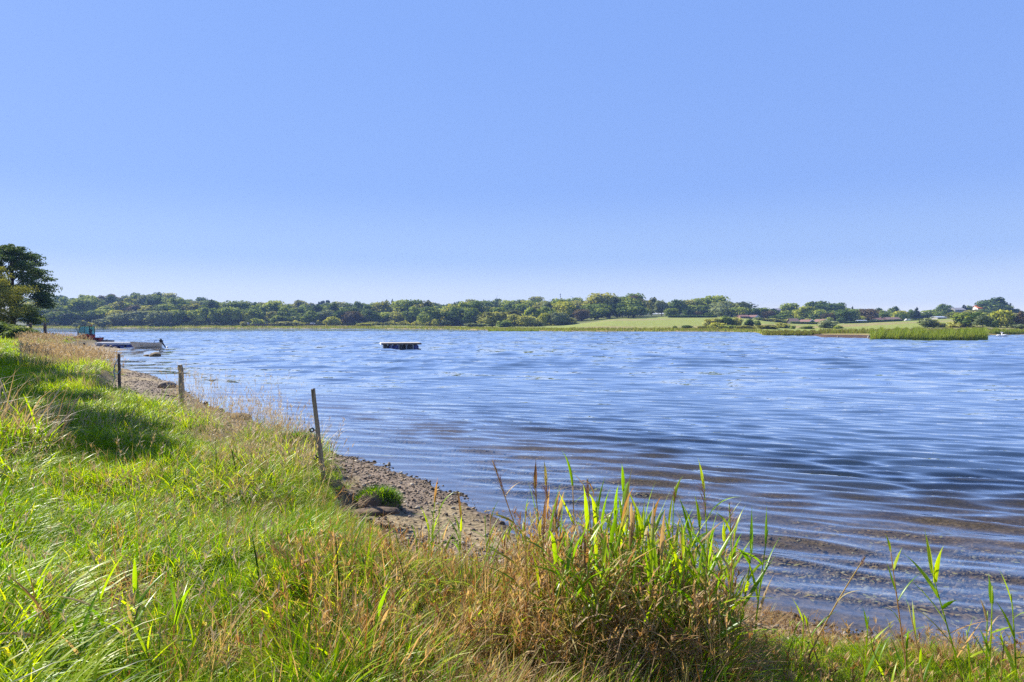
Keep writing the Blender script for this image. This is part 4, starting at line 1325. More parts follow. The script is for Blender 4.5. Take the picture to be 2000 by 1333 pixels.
# right half: trees round the fields and houses
RIGHT = [(1205, 345, 588, 34, 'round', 'deep', 'dark tree at the top left corner of the sloping field'), (1240, 372, 576, 36, 'round', 'brown', 'tall brown green tree left of the poplars'), (1237, 345, 593, 50, 'round', 'deep', 'broad dark tree at the top of the sloping field'),
         (1272, 390, 580, 26, 'round', 'olive', 'tree between the brown green tree and the poplars'), (1292, 372, 582, 26, 'poplar', 'silver', 'pale green poplar left of the tallest poplar'), (1325, 372, 577, 30, 'poplar', 'deep', 'tallest poplar above the middle of the field'),
         (1308, 352, 602, 26, 'round', 'deep', 'small dark tree below the poplars'), (1345, 395, 581, 30, 'round', 'olive', 'olive tree right of the tallest poplar'), (1376, 400, 577, 44, 'round', 'deep', 'wide dark beech in the tall clump'),
         (1400, 395, 577, 42, 'round', 'green', 'rounded beech at the top of the tall clump'), (1360, 370, 596, 40, 'round', 'deep', 'deep shaded tree low in the tall clump'), (1385, 372, 594, 40, 'round', 'deep', 'second deep shaded tree low in the tall clump'),
         (1430, 365, 584, 66, 'round', 'silver', 'very wide silvery willow right of the tall clump'), (1410, 355, 592, 34, 'willow', 'silver', 'left lobe of silvery foliage beside the wide willow'), (1343, 345, 602, 18, 'round', 'deep', 'small dark round tree by the hedge'),
         (1362, 345, 608, 15, 'round', 'brown', 'small brown orchard tree by the hedge'), (1384, 345, 611, 12, 'round', 'deep', 'tiny dark orchard tree by the hedge'), (1445, 350, 600, 30, 'round', 'green', 'green tree in front of the wide silvery willow'),
         (1472, 350, 599, 20, 'round', 'deep', 'dark tree right of the wide silvery willow'), (1488, 355, 601, 22, 'round', 'green', 'green tree over the white gabled cottage'), (1501, 350, 604, 18, 'round', 'brown', 'brown tree right of the white gabled cottage'),
         (1460, 350, 610, 20, 'round', 'deep', 'dark low tree left of the white gabled cottage'),
         (1538, 400, 592, 34, 'round', 'green', 'rounded tree right of the tall grey house'), (1560, 395, 599, 28, 'round', 'deep', 'dark tree left of the yellow tree'), (1573, 345, 595, 36, 'willow', 'yellow', 'bright yellow green tree above the white gabled house'),
         (1592, 395, 588, 38, 'round', 'deep', 'dark hill tree right of the yellow tree'), (1593, 338, 601, 28, 'round', 'green', 'green tree right of the yellow tree'), (1530, 335, 613, 34, 'round', 'deep', 'dark tree left of the brown roofed house'),
         (1552, 350, 611, 20, 'conifer', 'pine', 'dark conifer behind the brown roofed house'), (1515, 335, 616, 26, 'round', 'deep', 'low dark tree below the tall grey house'),
         (1612, 420, 587, 42, 'round', 'deep', 'broad dark tree on top of the right hill'), (1640, 420, 590, 28, 'round', 'deep', 'dark tree on the hill right of the broad one'), (1650, 400, 599, 26, 'round', 'green', 'green tree on the hill slope'),
         (1665, 400, 597, 9, 'conifer', 'pine', 'thin dark spike of conifer on the hill slope'), (1653, 325, 605, 34, 'round', 'deep', 'big dark tree behind the grey roofed bungalow'), (1622, 330, 608, 28, 'round', 'brown', 'brownish tree over the front round bush'),
         (1680, 395, 604, 30, 'round', 'green', 'green tree left of the purple brown tree'), (1698, 335, 603, 34, 'round', 'brown', 'purple brown tree above the light roofed house'), (1678, 330, 613, 20, 'bush', 'yellow', 'light bush left of the purple brown tree'),
         (1714, 395, 601, 18, 'round', 'deep', 'dark tree behind the red roofed house'), (1746, 400, 598, 18, 'round', 'green', 'green tree behind the dark brown roof'), (1730, 390, 606, 30, 'round', 'green', 'low green trees over the red roofed house'),
         (1758, 340, 604, 26, 'round', 'yellow', 'yellowish tree left of the white van'), (1776, 345, 604, 18, 'round', 'deep', 'dark tree behind the white van'), (1790, 345, 599, 17, 'conifer', 'pine', 'tall dark cypress like conifer right of the white van'),
         (1762, 332, 612, 20, 'round', 'deep', 'dark low tree beside the white van'), (1825, 400, 603, 32, 'round', 'green', 'green tree left of the rounded hilltop tree'), (1845, 425, 593, 22, 'round', 'deep', 'rounded tree crowning the hilltop'), (1812, 390, 611, 22, 'round', 'deep', 'dark low tree by the white mast'),
         (1850, 400, 604, 22, 'round', 'deep', 'dark tree below the hilltop tree'), (1883, 405, 594, 12, 'conifer', 'pine', 'dark conifer left of the orange roof'), (1892, 405, 596, 12, 'round', 'green', 'green tree left of the orange roof'),
         (1911, 425, 594, 4, 'conifer', 'pine', 'small conifer tip behind the orange roof, left one'), (1915, 425, 595, 4, 'conifer', 'pine', 'small conifer tip behind the orange roof, right one'),
         (1940, 400, 580, 44, 'round', 'deep', 'largest dark tree on the right hilltop'), (1962, 395, 592, 24, 'round', 'deep', 'dark shoulder tree right of the largest hilltop tree'), (1981, 400, 603, 24, 'round', 'deep', 'low dark tree line at the right hill end'),
         (1922, 370, 604, 26, 'round', 'deep', 'dark tree below the orange roof'), (1900, 360, 605, 30, 'round', 'olive', 'olive tree below the orange roof'),
         (1862, 300, 610, 36, 'round', 'olive', 'olive tree right of the pale blue shed'), (1893, 285, 606, 50, 'round', 'green', 'big round grey green tree by the right shore'), (1920, 290, 612, 34, 'round', 'silver', 'grey green tree right of the big round one'),
         (1955, 280, 602, 40, 'willow', 'yellow', 'large yellow green willow by the right shore'), (1968, 270, 611, 22, 'willow', 'yellow', 'drooping right side of the yellow green willow'), (1938, 262, 622, 22, 'bush', 'deep', 'dark bush at the foot of the yellow green willow'),
         (1985, 262, 626, 22, 'bush', 'deep', 'dark bush right of the yellow green willow'), (1998, 240, 607, 22, 'round', 'brown', 'brownish tree cut by the right border'), (1875, 270, 626, 40, 'bush', 'olive', 'thicket in front of the big round tree'), (1992, 215, 632, 30, 'bush', 'silver', 'low pale bush at the right border'),
         (1393, 260, 618, 32, 'bush', 'olive', 'round olive bush at the right end of the sloping field'), (1417, 262, 615, 26, 'bush', 'deep', 'dark round bush in the shore thicket'), (1440, 265, 616, 22, 'bush', 'brown' if False else 'olive', 'brownish olive bush in the shore thicket'),
         (1403, 225, 627, 30, 'bush', 'yellow', 'yellowish bush at the front of the shore thicket'), (1385, 222, 635, 30, 'bush', 'yellow', 'low yellow bush left in the shore thicket'), (1425, 222, 634, 34, 'bush', 'green', 'low green bush in the shore thicket'),
         (1465, 255, 622, 17, 'bush', 'deep', 'dark bush on the meadow right of the thicket'), (1480, 255, 625, 12, 'bush', 'deep', 'small dark bush on the meadow right of the thicket'), (1342, 215, 634.5, 22, 'bush', 'deep', 'dark round bush alone in the field'), (1318, 220, 635, 9, 'bush', 'deep', 'small dark bush left of the lone round bush'),
         (1530, 230, 628, 28, 'bush', 'olive', 'rounded bush in front of the brown roofed house'), (1500, 215, 633, 44, 'bush', 'olive', 'low scrub along the right shore'), (1460, 212, 634, 44, 'bush', 'olive', 'low scrub right of the shore thicket'), (1367, 212, 636, 12, 'bush', 'olive', 'small bush between lone bush and thicket'),
         (1619, 230, 622, 36, 'bush', 'silver', 'large pale round bush alone in front of the bungalows'), (1637, 220, 637, 14, 'bush', 'green', 'low green bush right of the large pale bush'), (1810, 240, 620, 28, 'bush', 'silver', 'large round bush alone on the meadow, left half of a pair'), (1822, 236, 623, 24, 'bush', 'olive', 'round bush alone on the meadow, right half of a pair'),
         (1836, 290, 628, 20, 'bush', 'olive', 'low bush below the pale blue shed'), (1548, 222, 637, 10, 'bush', 'green', 'small hedge bush left of the white gabled house'), (1575, 226, 636, 26, 'bush', 'deep', 'dark hedge in front of the white gabled house')]
for px, d, top, w, sh, c, lab in RIGHT:
    if (sh, 0, c) not in CROWN: c = 'olive'
    tree(px, d, top, w * (1.12 if d > 300 else 1), sh, c, lab, base=None if d >= 300 else (640 if d >= 255 else (643 if d < 228 else 641.5)))
# background tree belt behind the houses on the right
rr = random.Random(5)


def belt():
    Vs, F4, F3, Ts = [], [], [], []; off = 0; px = 1255
    while px < 2010:
        d = rr.uniform(425, 470); b = onground(px, d)
        skyl = np.interp(px, [1250, 1420, 1480, 1520, 1600, 1640, 1690, 1800, 1850, 1950, 2010], [590, 588, 606, 606, 596, 600, 608, 611, 606, 600, 606])
        h = max(2, H - (skyl + rr.uniform(0, 5) - HY) / F * d - b.z); w = rr.uniform(28, 42) / F * d
        me = CROWN['round', rr.randrange(4), 'deep']
        V = np.zeros(len(me.vertices) * 3, np.float32); me.vertices.foreach_get('co', V); V = V.reshape(-1, 3) * np.array((w, w, h)) + np.array(b)
        T = np.zeros(len(V), np.float32); me.attributes['tint'].data.foreach_get('value', T)
        ls = np.zeros(len(me.polygons), np.int32); lt_ = ls.copy(); me.polygons.foreach_get('loop_start', ls); me.polygons.foreach_get('loop_total', lt_)
        vi = np.zeros(len(me.loops), np.int32); me.loops.foreach_get('vertex_index', vi)
        F4.append(vi[(ls[lt_ == 4][:, None] + np.arange(4))] + off); F3.append(vi[(ls[lt_ == 3][:, None] + np.arange(3))] + off)
        Vs.append(V); Ts.append(np.clip(T + rr.uniform(-.25, .25), 0, 1)); off += len(V); px += rr.uniform(12, 18)
    me = mesh_np('treeline', np.concatenate(Vs), [np.concatenate(F4), np.concatenate(F3)], M['leaf_green'], vattr={'tint': np.concatenate(Ts)})
    tag(link('treeline', me), 'belt of trees closing the view behind the houses on the right', 'treeline', kind='stuff')


belt()
# low undergrowth at the foot of the wood
n = 15000
pxx = rng.uniform(55, 1125, n); a_ = np.arctan((pxx - 1000) / F)
d = np.interp(a_, FA, F1) * np.cos(a_) + rng.uniform(-5, 3, n)
x = (pxx - 1000) / F * d; z = ground(x, d) + rng.random(n) * (.6 + 2.4 * vnoise(pxx / 9, pxx * 0, 3))
P = np.stack([x, d, z], 1); nrm = rng.normal(size=(n, 3)); nrm[:, 2] += .6; nrm /= np.linalg.norm(nrm, axis=1)[:, None]
t = np.cross(nrm, rng.normal(size=(n, 3))); t /= np.linalg.norm(t, axis=1)[:, None]; b = np.cross(nrm, t); sz = rng.uniform(.3, .7, n)[:, None]
lv = np.stack([P - t * sz, P - b * sz, P + t * sz, P + b * sz], 1).reshape(-1, 3)
tag(link('undergrowth', mesh_np('undergrowth', lv, [np.arange(n * 4).reshape(-1, 4)], M['leaf_olive'], vattr={'tint': np.repeat(np.clip(vnoise(pxx / 14, pxx * 0, 8) * .9 + rng.normal(0, .1, n), 0, 1), 4)})),
    'bushy undergrowth along the foot of the wood', 'undergrowth', kind='stuff')

# more trees and shrubs between and behind the houses
rr = random.Random(8)
for x0, x1, d0, d1, t0, t1, w0, w1, sh, st_, lab in ((1480, 1700, 352, 395, 602, 611, 22, 32, 'round', 11, 'tree standing close behind the row of houses'), (1700, 1830, 345, 390, 606, 612, 18, 26, 'round', 12, 'tree on the slope behind the red roofed house'),
                                     (1480, 1660, 312, 328, 618, 624, 14, 22, 'bush', 10, 'garden shrub between the houses'), (1840, 1990, 310, 350, 606, 614, 24, 34, 'round', 13, 'tree on the slope below the hilltop farm')):
    px = x0
    while px < x1:
        tree(px, rr.uniform(d0, d1), rr.uniform(t0, t1), rr.uniform(w0, w1), sh, rr.choice(('deep', 'green', 'olive', 'deep')), lab, group=lab.replace('tree', 'trees').replace('shrub', 'shrubs'))
        px += rr.uniform(.8, 1.3) * st_


# trees on the near bank at the left edge ---------------------------------
def big_tree(px, d, top, wpx, label, seed, nl, leafs, mat, zlow=.12, leaf=.017, name='broadleaf_tree', loc=None, height=None, width=None, cat='tree'):
    b = loc if loc is not None else onground(px, d)
    h = height or H - (top - HY) / F * d - b.z
    w = width or wpx / F * d
    r = np.random.default_rng(seed); rp = random.Random(seed)
    root = empty(name, b, 0, label, cat)
    tr = MB()
    tr.tube([(0, 0, -.3), (.03 * h, 0, h * .2), (.0, .02 * h, h * .45), (.02 * h, 0, h * .8)], [h * .028, h * .022, h * .015, h * .004], 9)
    C_ = []; S_ = []
    for k in range(nl):
        f = (k + .5) / nl
        zc = zlow + (1 - zlow) * f
        prof = (math.sin(math.pi * min(1, (f * .82 + .17))) ** .75)
        a = k * 2.399 + rp.uniform(-.4, .4)
        q = .5 * prof * rp.uniform(.4, 1.15)
        c = np.array((math.cos(a) * q * w, math.sin(a) * q * w, zc * h * .95))
        C_.append(c); S_.append(rp.uniform(.06, .15) * w * (.5 + .6 * prof))
        if k % 2 == 0:
            z0 = max(.15, zc - .18) * h * .9
            tr.tube([(0, 0, z0), tuple(c * np.array((.5, .5, 0)) + np.array((0, 0, (z0 + c[2]) / 2 + .02 * h))), tuple(c)], [h * .009, h * .006, h * .0025], 5)
    tr.build('trunk', M['bark'], root, True)
    C_ = np.array(C_); S_ = np.array(S_)
    li = r.choice(nl, leafs, p=S_ ** 2 / (S_ ** 2).sum())
    dd = r.normal(size=(leafs, 3)); dd /= np.linalg.norm(dd, axis=1)[:, None]
    out = C_[li].copy(); out[:, 2] *= 0; on = out / (np.linalg.norm(out, axis=1)[:, None] + 1e-6)
    P = C_[li] + dd * (S_[li] * r.random(leafs) ** .38)[:, None] * np.array((1.25, 1.25, .62)) + on * (S_[li] * r.random(leafs) ** 2 * 1.6)[:, None]
    nrm = r.normal(size=(leafs, 3)) + np.array((0, 0, .7)); nrm /= np.linalg.norm(nrm, axis=1)[:, None]
    t = np.cross(nrm, r.normal(size=(leafs, 3))); t /= np.linalg.norm(t, axis=1)[:, None] + 1e-9
    bb = np.cross(nrm, t); s = (leaf * h * r.uniform(.6, 1.3, leafs))[:, None]
    lv = np.stack([P - t * s, P - bb * s * .6, P + t * s, P + bb * s * .6], 1).reshape(-1, 3)
    T = np.repeat(np.clip(r.normal(.5, .15, nl)[li] + r.normal(0, .18, leafs), 0, 1), 4)
    link('crown', mesh_np('crown', lv, [np.arange(leafs * 4).reshape(-1, 4)], mat, vattr={'tint': T}), root)
    return root


big_tree(22, 64, 470, 118, 'tall dark leafy tree cut by the left edge of the photo', 5, 66, 36000, M['leaf_dark'], zlow=.16, leaf=.0105)
big_tree(-30, 57, 512, 110, 'lower olive green tree in front of the tall dark tree', 8, 60, 20000, M['leaf_olive'], zlow=.14, leaf=.011)
for px, d, hh, ww, sd, lab in ((8, 50, 1.5, 3.2, 1, 'dark shaded bush under the left trees'), (42, 49, 1.25, 2.4, 2, 'dark shaded bush between the left posts'), (-30, 50, 1.8, 3.4, 3, 'dark shaded bush cut by the left border')):
    b = onground(px, d)
    o = link('bush', crown_mesh(f'thicket_{sd}', M['leaf_deep'], 'bush', 4000 + sd, 16, 2200, .035)); o.location = b; o.scale = (ww, ww, hh)
    tag(o, lab, 'bush')
# trees just outside the left border, their shade lies across the bank
for (x_, y_), hh, ww, sd, lb_ in (((-27.9, 30.3), 19.0, 3.4, 21, 'tall tree outside the left border nearest the dark bush'), ((-23.7, 22.8), 19.5, 3.9, 22, 'tall tree outside the left border closest to the viewer')):
    big_tree(0, 0, 0, 0, lb_, sd, 46, 15000, M['leaf_green'], zlow=.06, leaf=.02, loc=Vector((x_, y_, G1(x_, y_))), height=hh, width=ww)


# ------------------------------------------------------------------ far reed beds and shore fringe
def reed_band(name, x0, x1, front, thick, hm, n, label, w, tint, clump=None, lean=.1, kind='stuff'):
    pxx = rng.uniform(x0, x1, n)
    if clump:
        k = rng.random(n) < .8
        cc = np.round((pxx - x0) / clump) * clump + x0 + 3 * np.sin(np.round((pxx - x0) / clump) * 7.1)
        pxx = np.where(k, cc + rng.normal(0, clump * .24, n), pxx).clip(x0, x1)
    a = np.arctan((pxx - 1000) / F)
    r0 = np.interp(a, FA, FS) * np.cos(a) if front is None else np.interp(pxx, *front)
    u = rng.random(n) ** 1.4
    d = r0 + u * thick
    x = (pxx - 1000) / F * d
    z = np.maximum(ground(x, d), -.25)
    h = hm * rng.uniform(.5, 1.15, n) * (.78 + .42 * vnoise(pxx / 6.0, pxx * 0, 41)) * np.where(u < .05, .8, 1)
    if clump: h *= 1 - .2 * np.clip(np.abs(((pxx - x0) / clump + .5) % 1 - .5) * 2 - .5, 0, 1)
    tt = np.clip(rng.normal(tint[0] + (tint[1] - tint[0]) * u, .14, n), 0, 1)
    V, Fq, T = blades(n, np.stack([x, d, z - .05], 1), h, w * rng.uniform(.6, 1.3, n) * d / 100, rng.uniform(0, 6.28, n), np.abs(rng.normal(lean, .08, n)), rng.normal(.2, .25, n), 3, tt)
    me = mesh_np(name, V, Fq, M['farreed'], vattr={'tint': T}, smooth=True)
    return tag(link(name, me), label, 'reeds', kind=kind)


reed_band('reed_bed', 1702, 1928, ([1700, 1800, 1900, 1928], [93.5, 91.5, 90.5, 91.5]), 13, 1.3, 15000, 'bright green reed bed standing in the water on the right', .085, (.62, .12), clump=17)
reed_band('reed_bed', 1490, 1602, ([1490, 1600], [127, 124]), 12, .75, 4200, 'brownish low reed bed left of the mudflat', .10, (.22, .05), clump=14)
reed_band('reed_bed', 955, 1052, ([955, 1052], [196, 190]), 12, 1.0, 3200, 'dark green reed bed in front of the point', .10, (.42, .2), clump=12)
reed_band('reed_fringe', 60, 960, None, 26, .85, 12000, 'golden reed fringe along the far left shore', .09, (.45, .1))
reed_band('reed_fringe', 950, 1500, None, 22, .75, 8000, 'yellowish reed fringe along the middle shore', .09, (.5, .2))
reed_band('reed_fringe', 1600, 2005, ([1600, 1930, 2000], [132, 134, 135]), 20, .9, 7000, 'pale reed fringe along the right shore behind the green reed bed', .09, (.3, .12))
reed_band('reed_fringe', 1930, 2006, ([1930, 2006], [132, 134]), 8, 1.0, 2200, 'dark reed edge at the right border', .09, (.4, .3))


# ------------------------------------------------------------------ houses and sheds
def house(px, d, base_y, wpx, label, wall, roof, wall_h=2.3, roof_h=1.6, depth=6.0, rz=0.0, gable_front=False, chimney=False, windows=2, trim=None, name='house', cat='house'):
    b = at(px, base_y, d)
    w = wpx / F * d
    g = G1(b.x, b.y)
    root = empty(name, (b.x, b.y, b.z), rz, label, cat)
    drop = max(.3, b.z - g + .3)
    MB().box((0, 0, (wall_h - drop) / 2), (w, depth, wall_h + drop)).build('wall', wall, root)
    m = MB(); ov = .35
    def slope(c, half, ln, ax):
        t = .14
        for s in (-1, 1):
            if ax == 'x':   # ridge along x, slopes to front and back
                p = [(0, roof_h), (s * (half + ov), -ov * roof_h / half), (s * (half + ov), -ov * roof_h / half + t), (0, roof_h + t)]
                m.prism([(q[0], wall_h + q[1] + .01) for q in p], -ln / 2 - ov, ln / 2 + ov, 'x')
            else:
                p = [(0, roof_h), (s * (half + ov), -ov * roof_h / half), (s * (half + ov), -ov * roof_h / half + t), (0, roof_h + t)]
                m.prism([(q[0], wall_h + q[1] + .01) for q in p], -ln / 2 - ov, ln / 2 + ov, 'y')
    if gable_front:
        slope(0, w / 2, depth, 'y')
        MB().prism([(-w / 2 + .02, wall_h), (w / 2 - .02, wall_h), (0, wall_h + roof_h - .03)], -depth / 2 + .02, depth / 2 - .02, 'y').build('gable', wall, root)
        if trim:
            t = MB()
            for s in (-1, 1):
                t.tube([(0, -depth / 2 - ov - .06, wall_h + roof_h + .05), (s * (w / 2 + ov), -depth / 2 - ov - .06, wall_h - .3)], .16, 4)
            t.build('bargeboard', trim, root)
    else:
        slope(0, depth / 2, w, 'x')
        MB().prism([(-depth / 2 + .02, wall_h), (depth / 2 - .02, wall_h), (0, wall_h + roof_h - .03)], -w / 2 + .02, w / 2 - .02, 'x').build('gable', wall, root)
    rf = m.build('roof', roof, root)
    if chimney:
        MB().box((w * .2, 0, wall_h + roof_h + .2), (.6, .6, 1.1)).build('chimney', M['brick'], rf)
    for k in range(windows):
        xw = (k + .5) / windows * w - w / 2
        wd = MB().box((xw, -depth / 2 - .02, wall_h * .55), (min(1.2, w / windows * .6), .06, wall_h * .42)).build('window', M['whitewall'], root)
        MB().box((xw, -depth / 2 - .06, wall_h * .55), (min(1.0, w / windows * .5), .04, wall_h * .34)).build('pane', M['window'], wd)
    return root


house(1549, 300, 634.5, 14, 'small dark house with faded brown roof left of the white gabled house', M['darkwall'], M['brownroof'], 1.3, 1.3, 5)
house(1575, 300, 635, 20, 'dark gabled house with white bargeboards and red roof', M['darkwall'], M['redtile'], 1.0, 1.2, 6, .35, True, trim=M['white'])
house(1603, 305, 635, 14, 'white gabled house with orange roof behind the large pale bush', M['whitewall'], M['redtile'], 1.2, 1.2, 6, .3, True, trim=M['white'])
house(1664, 300, 637, 18, 'grey bungalow with pale roof behind the right meadow', M['greywall'], M['greyroof'], 1.0, .9, 5, .1)
house(1682, 300, 635, 17, 'bungalow with pale grey blue roof right of the grey bungalow', M['whitewall'], M['paleroof'], 1.0, 1.0, 5, .1)
house(1717, 318, 630.5, 26, 'long house with red tiled roof and pale gable', M['greywall'], M['redtile'], 1.0, 1.0, 6, .5, chimney=True, windows=3)
house(1741, 322, 628.5, 24, 'house with dark brown roof right of the red roofed house', M['darkwall'], M['brownroof'], .9, 1.0, 6, 0, windows=3)
house(1834, 330, 623.5, 18, 'low shed with pale blue roof on the hill meadow', M['greywall'], M['paleroof'], .7, .5, 5, 0, name='shed', cat='shed')
house(1868, 400, 608.5, 20, 'barn with long grey roof on the hilltop', M['greywall'], M['greyroof'], .8, 1.2, 7, 0, name='barn', cat='barn')
house(1911, 405, 604.5, 16, 'farmhouse with bright orange tiled roof on the hilltop', M['whitewall'], M['orangetile'], .6, 1.4, 6, 0, chimney=True)
house(1979, 360, 619, 11, 'small building with dark grey roof at the right hill end', M['greywall'], M['greyroof'], .6, .6, 4, 0, windows=1)
house(1516, 385, 616, 11, 'tall narrow grey house among the trees', M['greywall'], M['greyroof'], 2.8, .9, 4, 0, windows=2)
house(1471, 340, 622.5, 13, 'white gabled cottage with orange roof at the top of the field', M['whitewall'], M['redtile'], .8, .8, 5, .5, True, trim=M['white'])
house(1451, 340, 621.5, 16, 'cottage with faded pink roof left of the white gabled cottage', M['brick'], M['redtile'], .7, .7, 5, 0)
house(1341, 345, 620.5, 12, 'small white summer house half hidden by the hedge', M['whitewall'], M['greyroof'], .6, .35, 3, 0, windows=1)
house(1373, 345, 620.5, 9, 'small white hut at right end of the hedge', M['whitewall'], M['greyroof'], .6, .35, 3, 0, windows=1, name='hut', cat='hut')

# hedge along the top of the field
V_, L_ = [], None
def hedge(x0, x1, d, y0, hpx, label, seed, mat='leaf_deep'):
    r = np.random.default_rng(seed)
    n = int((x1 - x0) * 22)
    pxx = r.uniform(x0, x1, n); dd = d + r.uniform(-1, 1, n)
    x = (pxx - 1000) / F * dd; z = ground(x, dd) + r.random(n) * hpx / F * d
    P = np.stack([x, dd, z], 1)
    nrm = r.normal(size=(n, 3)); nrm[:, 2] += .6; nrm /= np.linalg.norm(nrm, axis=1)[:, None]
    t = np.cross(nrm, r.normal(size=(n, 3))); t /= np.linalg.norm(t, axis=1)[:, None]
    b = np.cross(nrm, t); s = r.uniform(.2, .45, n)[:, None]
    lv = np.stack([P - t * s, P - b * s, P + t * s, P + b * s], 1).reshape(-1, 3)
    o = link('hedge', mesh_np('hedge', lv, [np.arange(n * 4).reshape(-1, 4)], M[mat], vattr={'tint': np.repeat(r.random(n) * .7, 4)}))
    return tag(o, label, 'hedge')


hedge(1305, 1400, 338, 622, 4.5, 'long clipped dark hedge at the top of the sloping field', 1)
hedge(1650, 1760, 298, 636, 3.5, 'dark hedge in front of the bungalows on the right meadow', 2)
hedge(1545, 1600, 285, 638, 3.5, 'dark hedge below the white gabled houses', 3)
hedge(1775, 1800, 322, 628, 3, 'short dark hedge right of the white van', 4)

# low dark fence beside the far road, white van and tank
fr_ = empty('low_fence', at(555, 635.5, 346), 0, 'long low dark fence on the far shore in front of the wood', 'fence')
for k in range(16):
    fb = MB().box((-15.5 + k * 2.06, 0, .25), (2.0, .12, .8)).build('panel', M['postdark'], fr_)
    fp = MB().box((-16.5 + k * 2.06, -.1, .15), (.16, .16, 1.2)).build('post', M['postdark'], fr_)


def van(px, py, d, label, rz):
    root = empty('white_van', at(px, py, d), rz, label, 'van')
    L, W, Hh = 2.5, 1.0, 1.05
    MB().prism([(-L / 2, .2), (L / 2, .2), (L / 2, .55), (L / 2 - .35, .62), (L / 2 - .75, Hh), (-L / 2 + .05, Hh), (-L / 2, .9)], -W / 2, W / 2, 'y').build('body', M['white'], root, bevel=.03)
    MB().prism([(L / 2 - .42, .64), (L / 2 - .78, .98), (L / 2 - 1.15, .98), (L / 2 - 1.15, .64)], -W / 2 - .01, W / 2 + .01, 'y').build('window', M['window'], root)
    for sx in (-.75, .75):
        for sy in (-1, 1): MB().wheel((sx, sy * .46, .2), .2, .14, 12).build('wheel', M['tyre'], root)
    return root


van(611, 634.5, 352, 'white van on the far road at the right end of the dark fence', 0)
van(1772, 627.5, 320, 'white van parked by the hedge on the right hill meadow', math.pi)
tk = empty('water_tank', at(484.5, 633.5, 348), 0, 'white tank at left end of the dark fence', 'tank')
MB().tube([(0, 0, -.3), (0, 0, .55), (0, 0, .75)], [.4, .4, .2], 14).build('vessel', M['paleroof'], tk, True)
MB().tube([(0, 0, .73), (0, 0, .85)], .12, 10).build('lid', M['grey'], tk)

# ------------------------------------------------------------------ wind turbines and mast
def turbine(px, hub_y, blade_px, angs, label, d=1000):
    b = at(px, hub_y, d)
    root = empty('wind_turbine', (b.x, b.y, 0), 0, label, 'wind turbine', 'wind turbines behind the wood')
    MB().tube([(0, 0, -2), (0, 0, b.z)], [.75, .42], 10).build('tower', M['turbine'], root, True)
    MB().box((0, -.5, b.z), (.8, 2.4, .8)).build('nacelle', M['turbine'], root)
    L = blade_px / F * d
    for a in angs:
        u = Vector((math.sin(R(a)), 0, math.cos(R(a))))
        o = Vector((0, -1.9, b.z))
        MB().tube([o, o + u * L * .2, o + u * L * .6, o + u * L], [.22, .5, .36, .10], 6).build('blade', M['turbine'], root, True)
    MB().tube([(0, -1.6, b.z), (0, -2.3, b.z)], [.5, .2], 10).build('hub', M['turbine'], root, True)


turbine(1123, 584.5, 11, (-58, 62, 178), 'wind turbine with its hub above the wood, right of the mast', 1000)
turbine(968, 589, 12, (18, 138, 258), 'wind turbine with one upright blade tip over the wood', 1000)
turbine(1041, 590, 13, (-36, 84, 204), 'wind turbine with one slanting blade tip left of the mast', 1000)
ms = empty('radio_mast', at(1094.5, 588, 900), 0, 'thin lattice radio mast on the wooded ridge', 'mast')
zt = at(1094.5, 574, 900).z - at(1094.5, 588, 900).z
for s in ((-1, -1), (1, -1), (1, 1), (-1, 1)): MB().tube([(s[0] * .7, s[1] * .7, -24), (s[0] * .3, s[1] * .3, zt)], .13, 5).build('leg', M['turbine'], ms)
lat = MB()
for k in range(18):
    z0, z1_ = -14 + k * 1.3, -14 + (k + 1) * 1.3
    lat.tube([(-.55, -.55, z0), (.55, -.55, z1_)], .07, 4); lat.tube([(.55, .55, z0), (-.55, .55, z1_)], .07, 4)
lat.build('lattice', M['turbine'], ms)
for z_, w_ in ((zt - 1.2, 1.5), (zt - 3.4, 1.3), (zt - 6, 1.0)): MB().box((0, 0, z_), (w_, w_, .7)).build('antenna', M['turbine'], ms)
MB().tube([at(1814, 616, 385) - Vector((0, 0, 2)), at(1814, 609, 385)], .16, 8).build('flag_pole', M['white'])
tag(bpy.data.objects['flag_pole'], 'thin white pole on the hill meadow right of the conifer', 'pole')


# ------------------------------------------------------------------ swimming raft
def raft():
    c = at(782, 679.5, 60)
    root = empty('swimming_raft', (c.x, c.y, 0), R(13), 'floating swimming raft with plank deck on blue and black drums', 'raft')
    Lx, Ly = 3.35, 2.6
    n = 15
    for k in range(n):
        xk = -Lx / 2 + (k + .5) * Lx / n
        MB().box((xk, 0, .445), (Lx / n - .012, Ly, .035)).build('plank', M['deckwood'], root)
    MB().box((0, -Ly / 2 + .03, .365), (Lx - .02, .05, .12)).build('front_beam', M['postdark'], root)
    MB().box((0, Ly / 2 - .03, .365), (Lx - .02, .05, .12)).build('back_beam', M['postdark'], root)
    MB().box((-Lx / 2 - .026, 0, .385), (.05, Ly + .1, .16)).build('end_board', M['white'], root)  # white left board, dark other end: sunlit and shaded sides put into the colours
    MB().box((Lx / 2 + .026, 0, .365), (.05, Ly, .12)).build('end_board', M['postdark'], root)
    cols = ('darkfloat', 'bluefloat', 'bluefloat', 'darkfloat', 'darkfloat', 'darkfloat', 'bluefloat')
    for j in range(2):
        for k in range(7):
            xk = -1.28 + k * .43
            d_ = MB().wheel((xk, (-.62 if j == 0 else .62), .09), .215, 1.15, 18).build('drum', M[cols[k]], root, False)
            if j == 0: MB().tube([(xk, -1.2, .09), (xk, -1.215, .09)], .03, 8).build('bung', M['grey'], d_)
    for xk in (-.86, -.2, .45, 1.02):
        MB().box((xk, -1.215, .16), (.09, .04, .34)).build('strap', M['grey'], root)


raft()


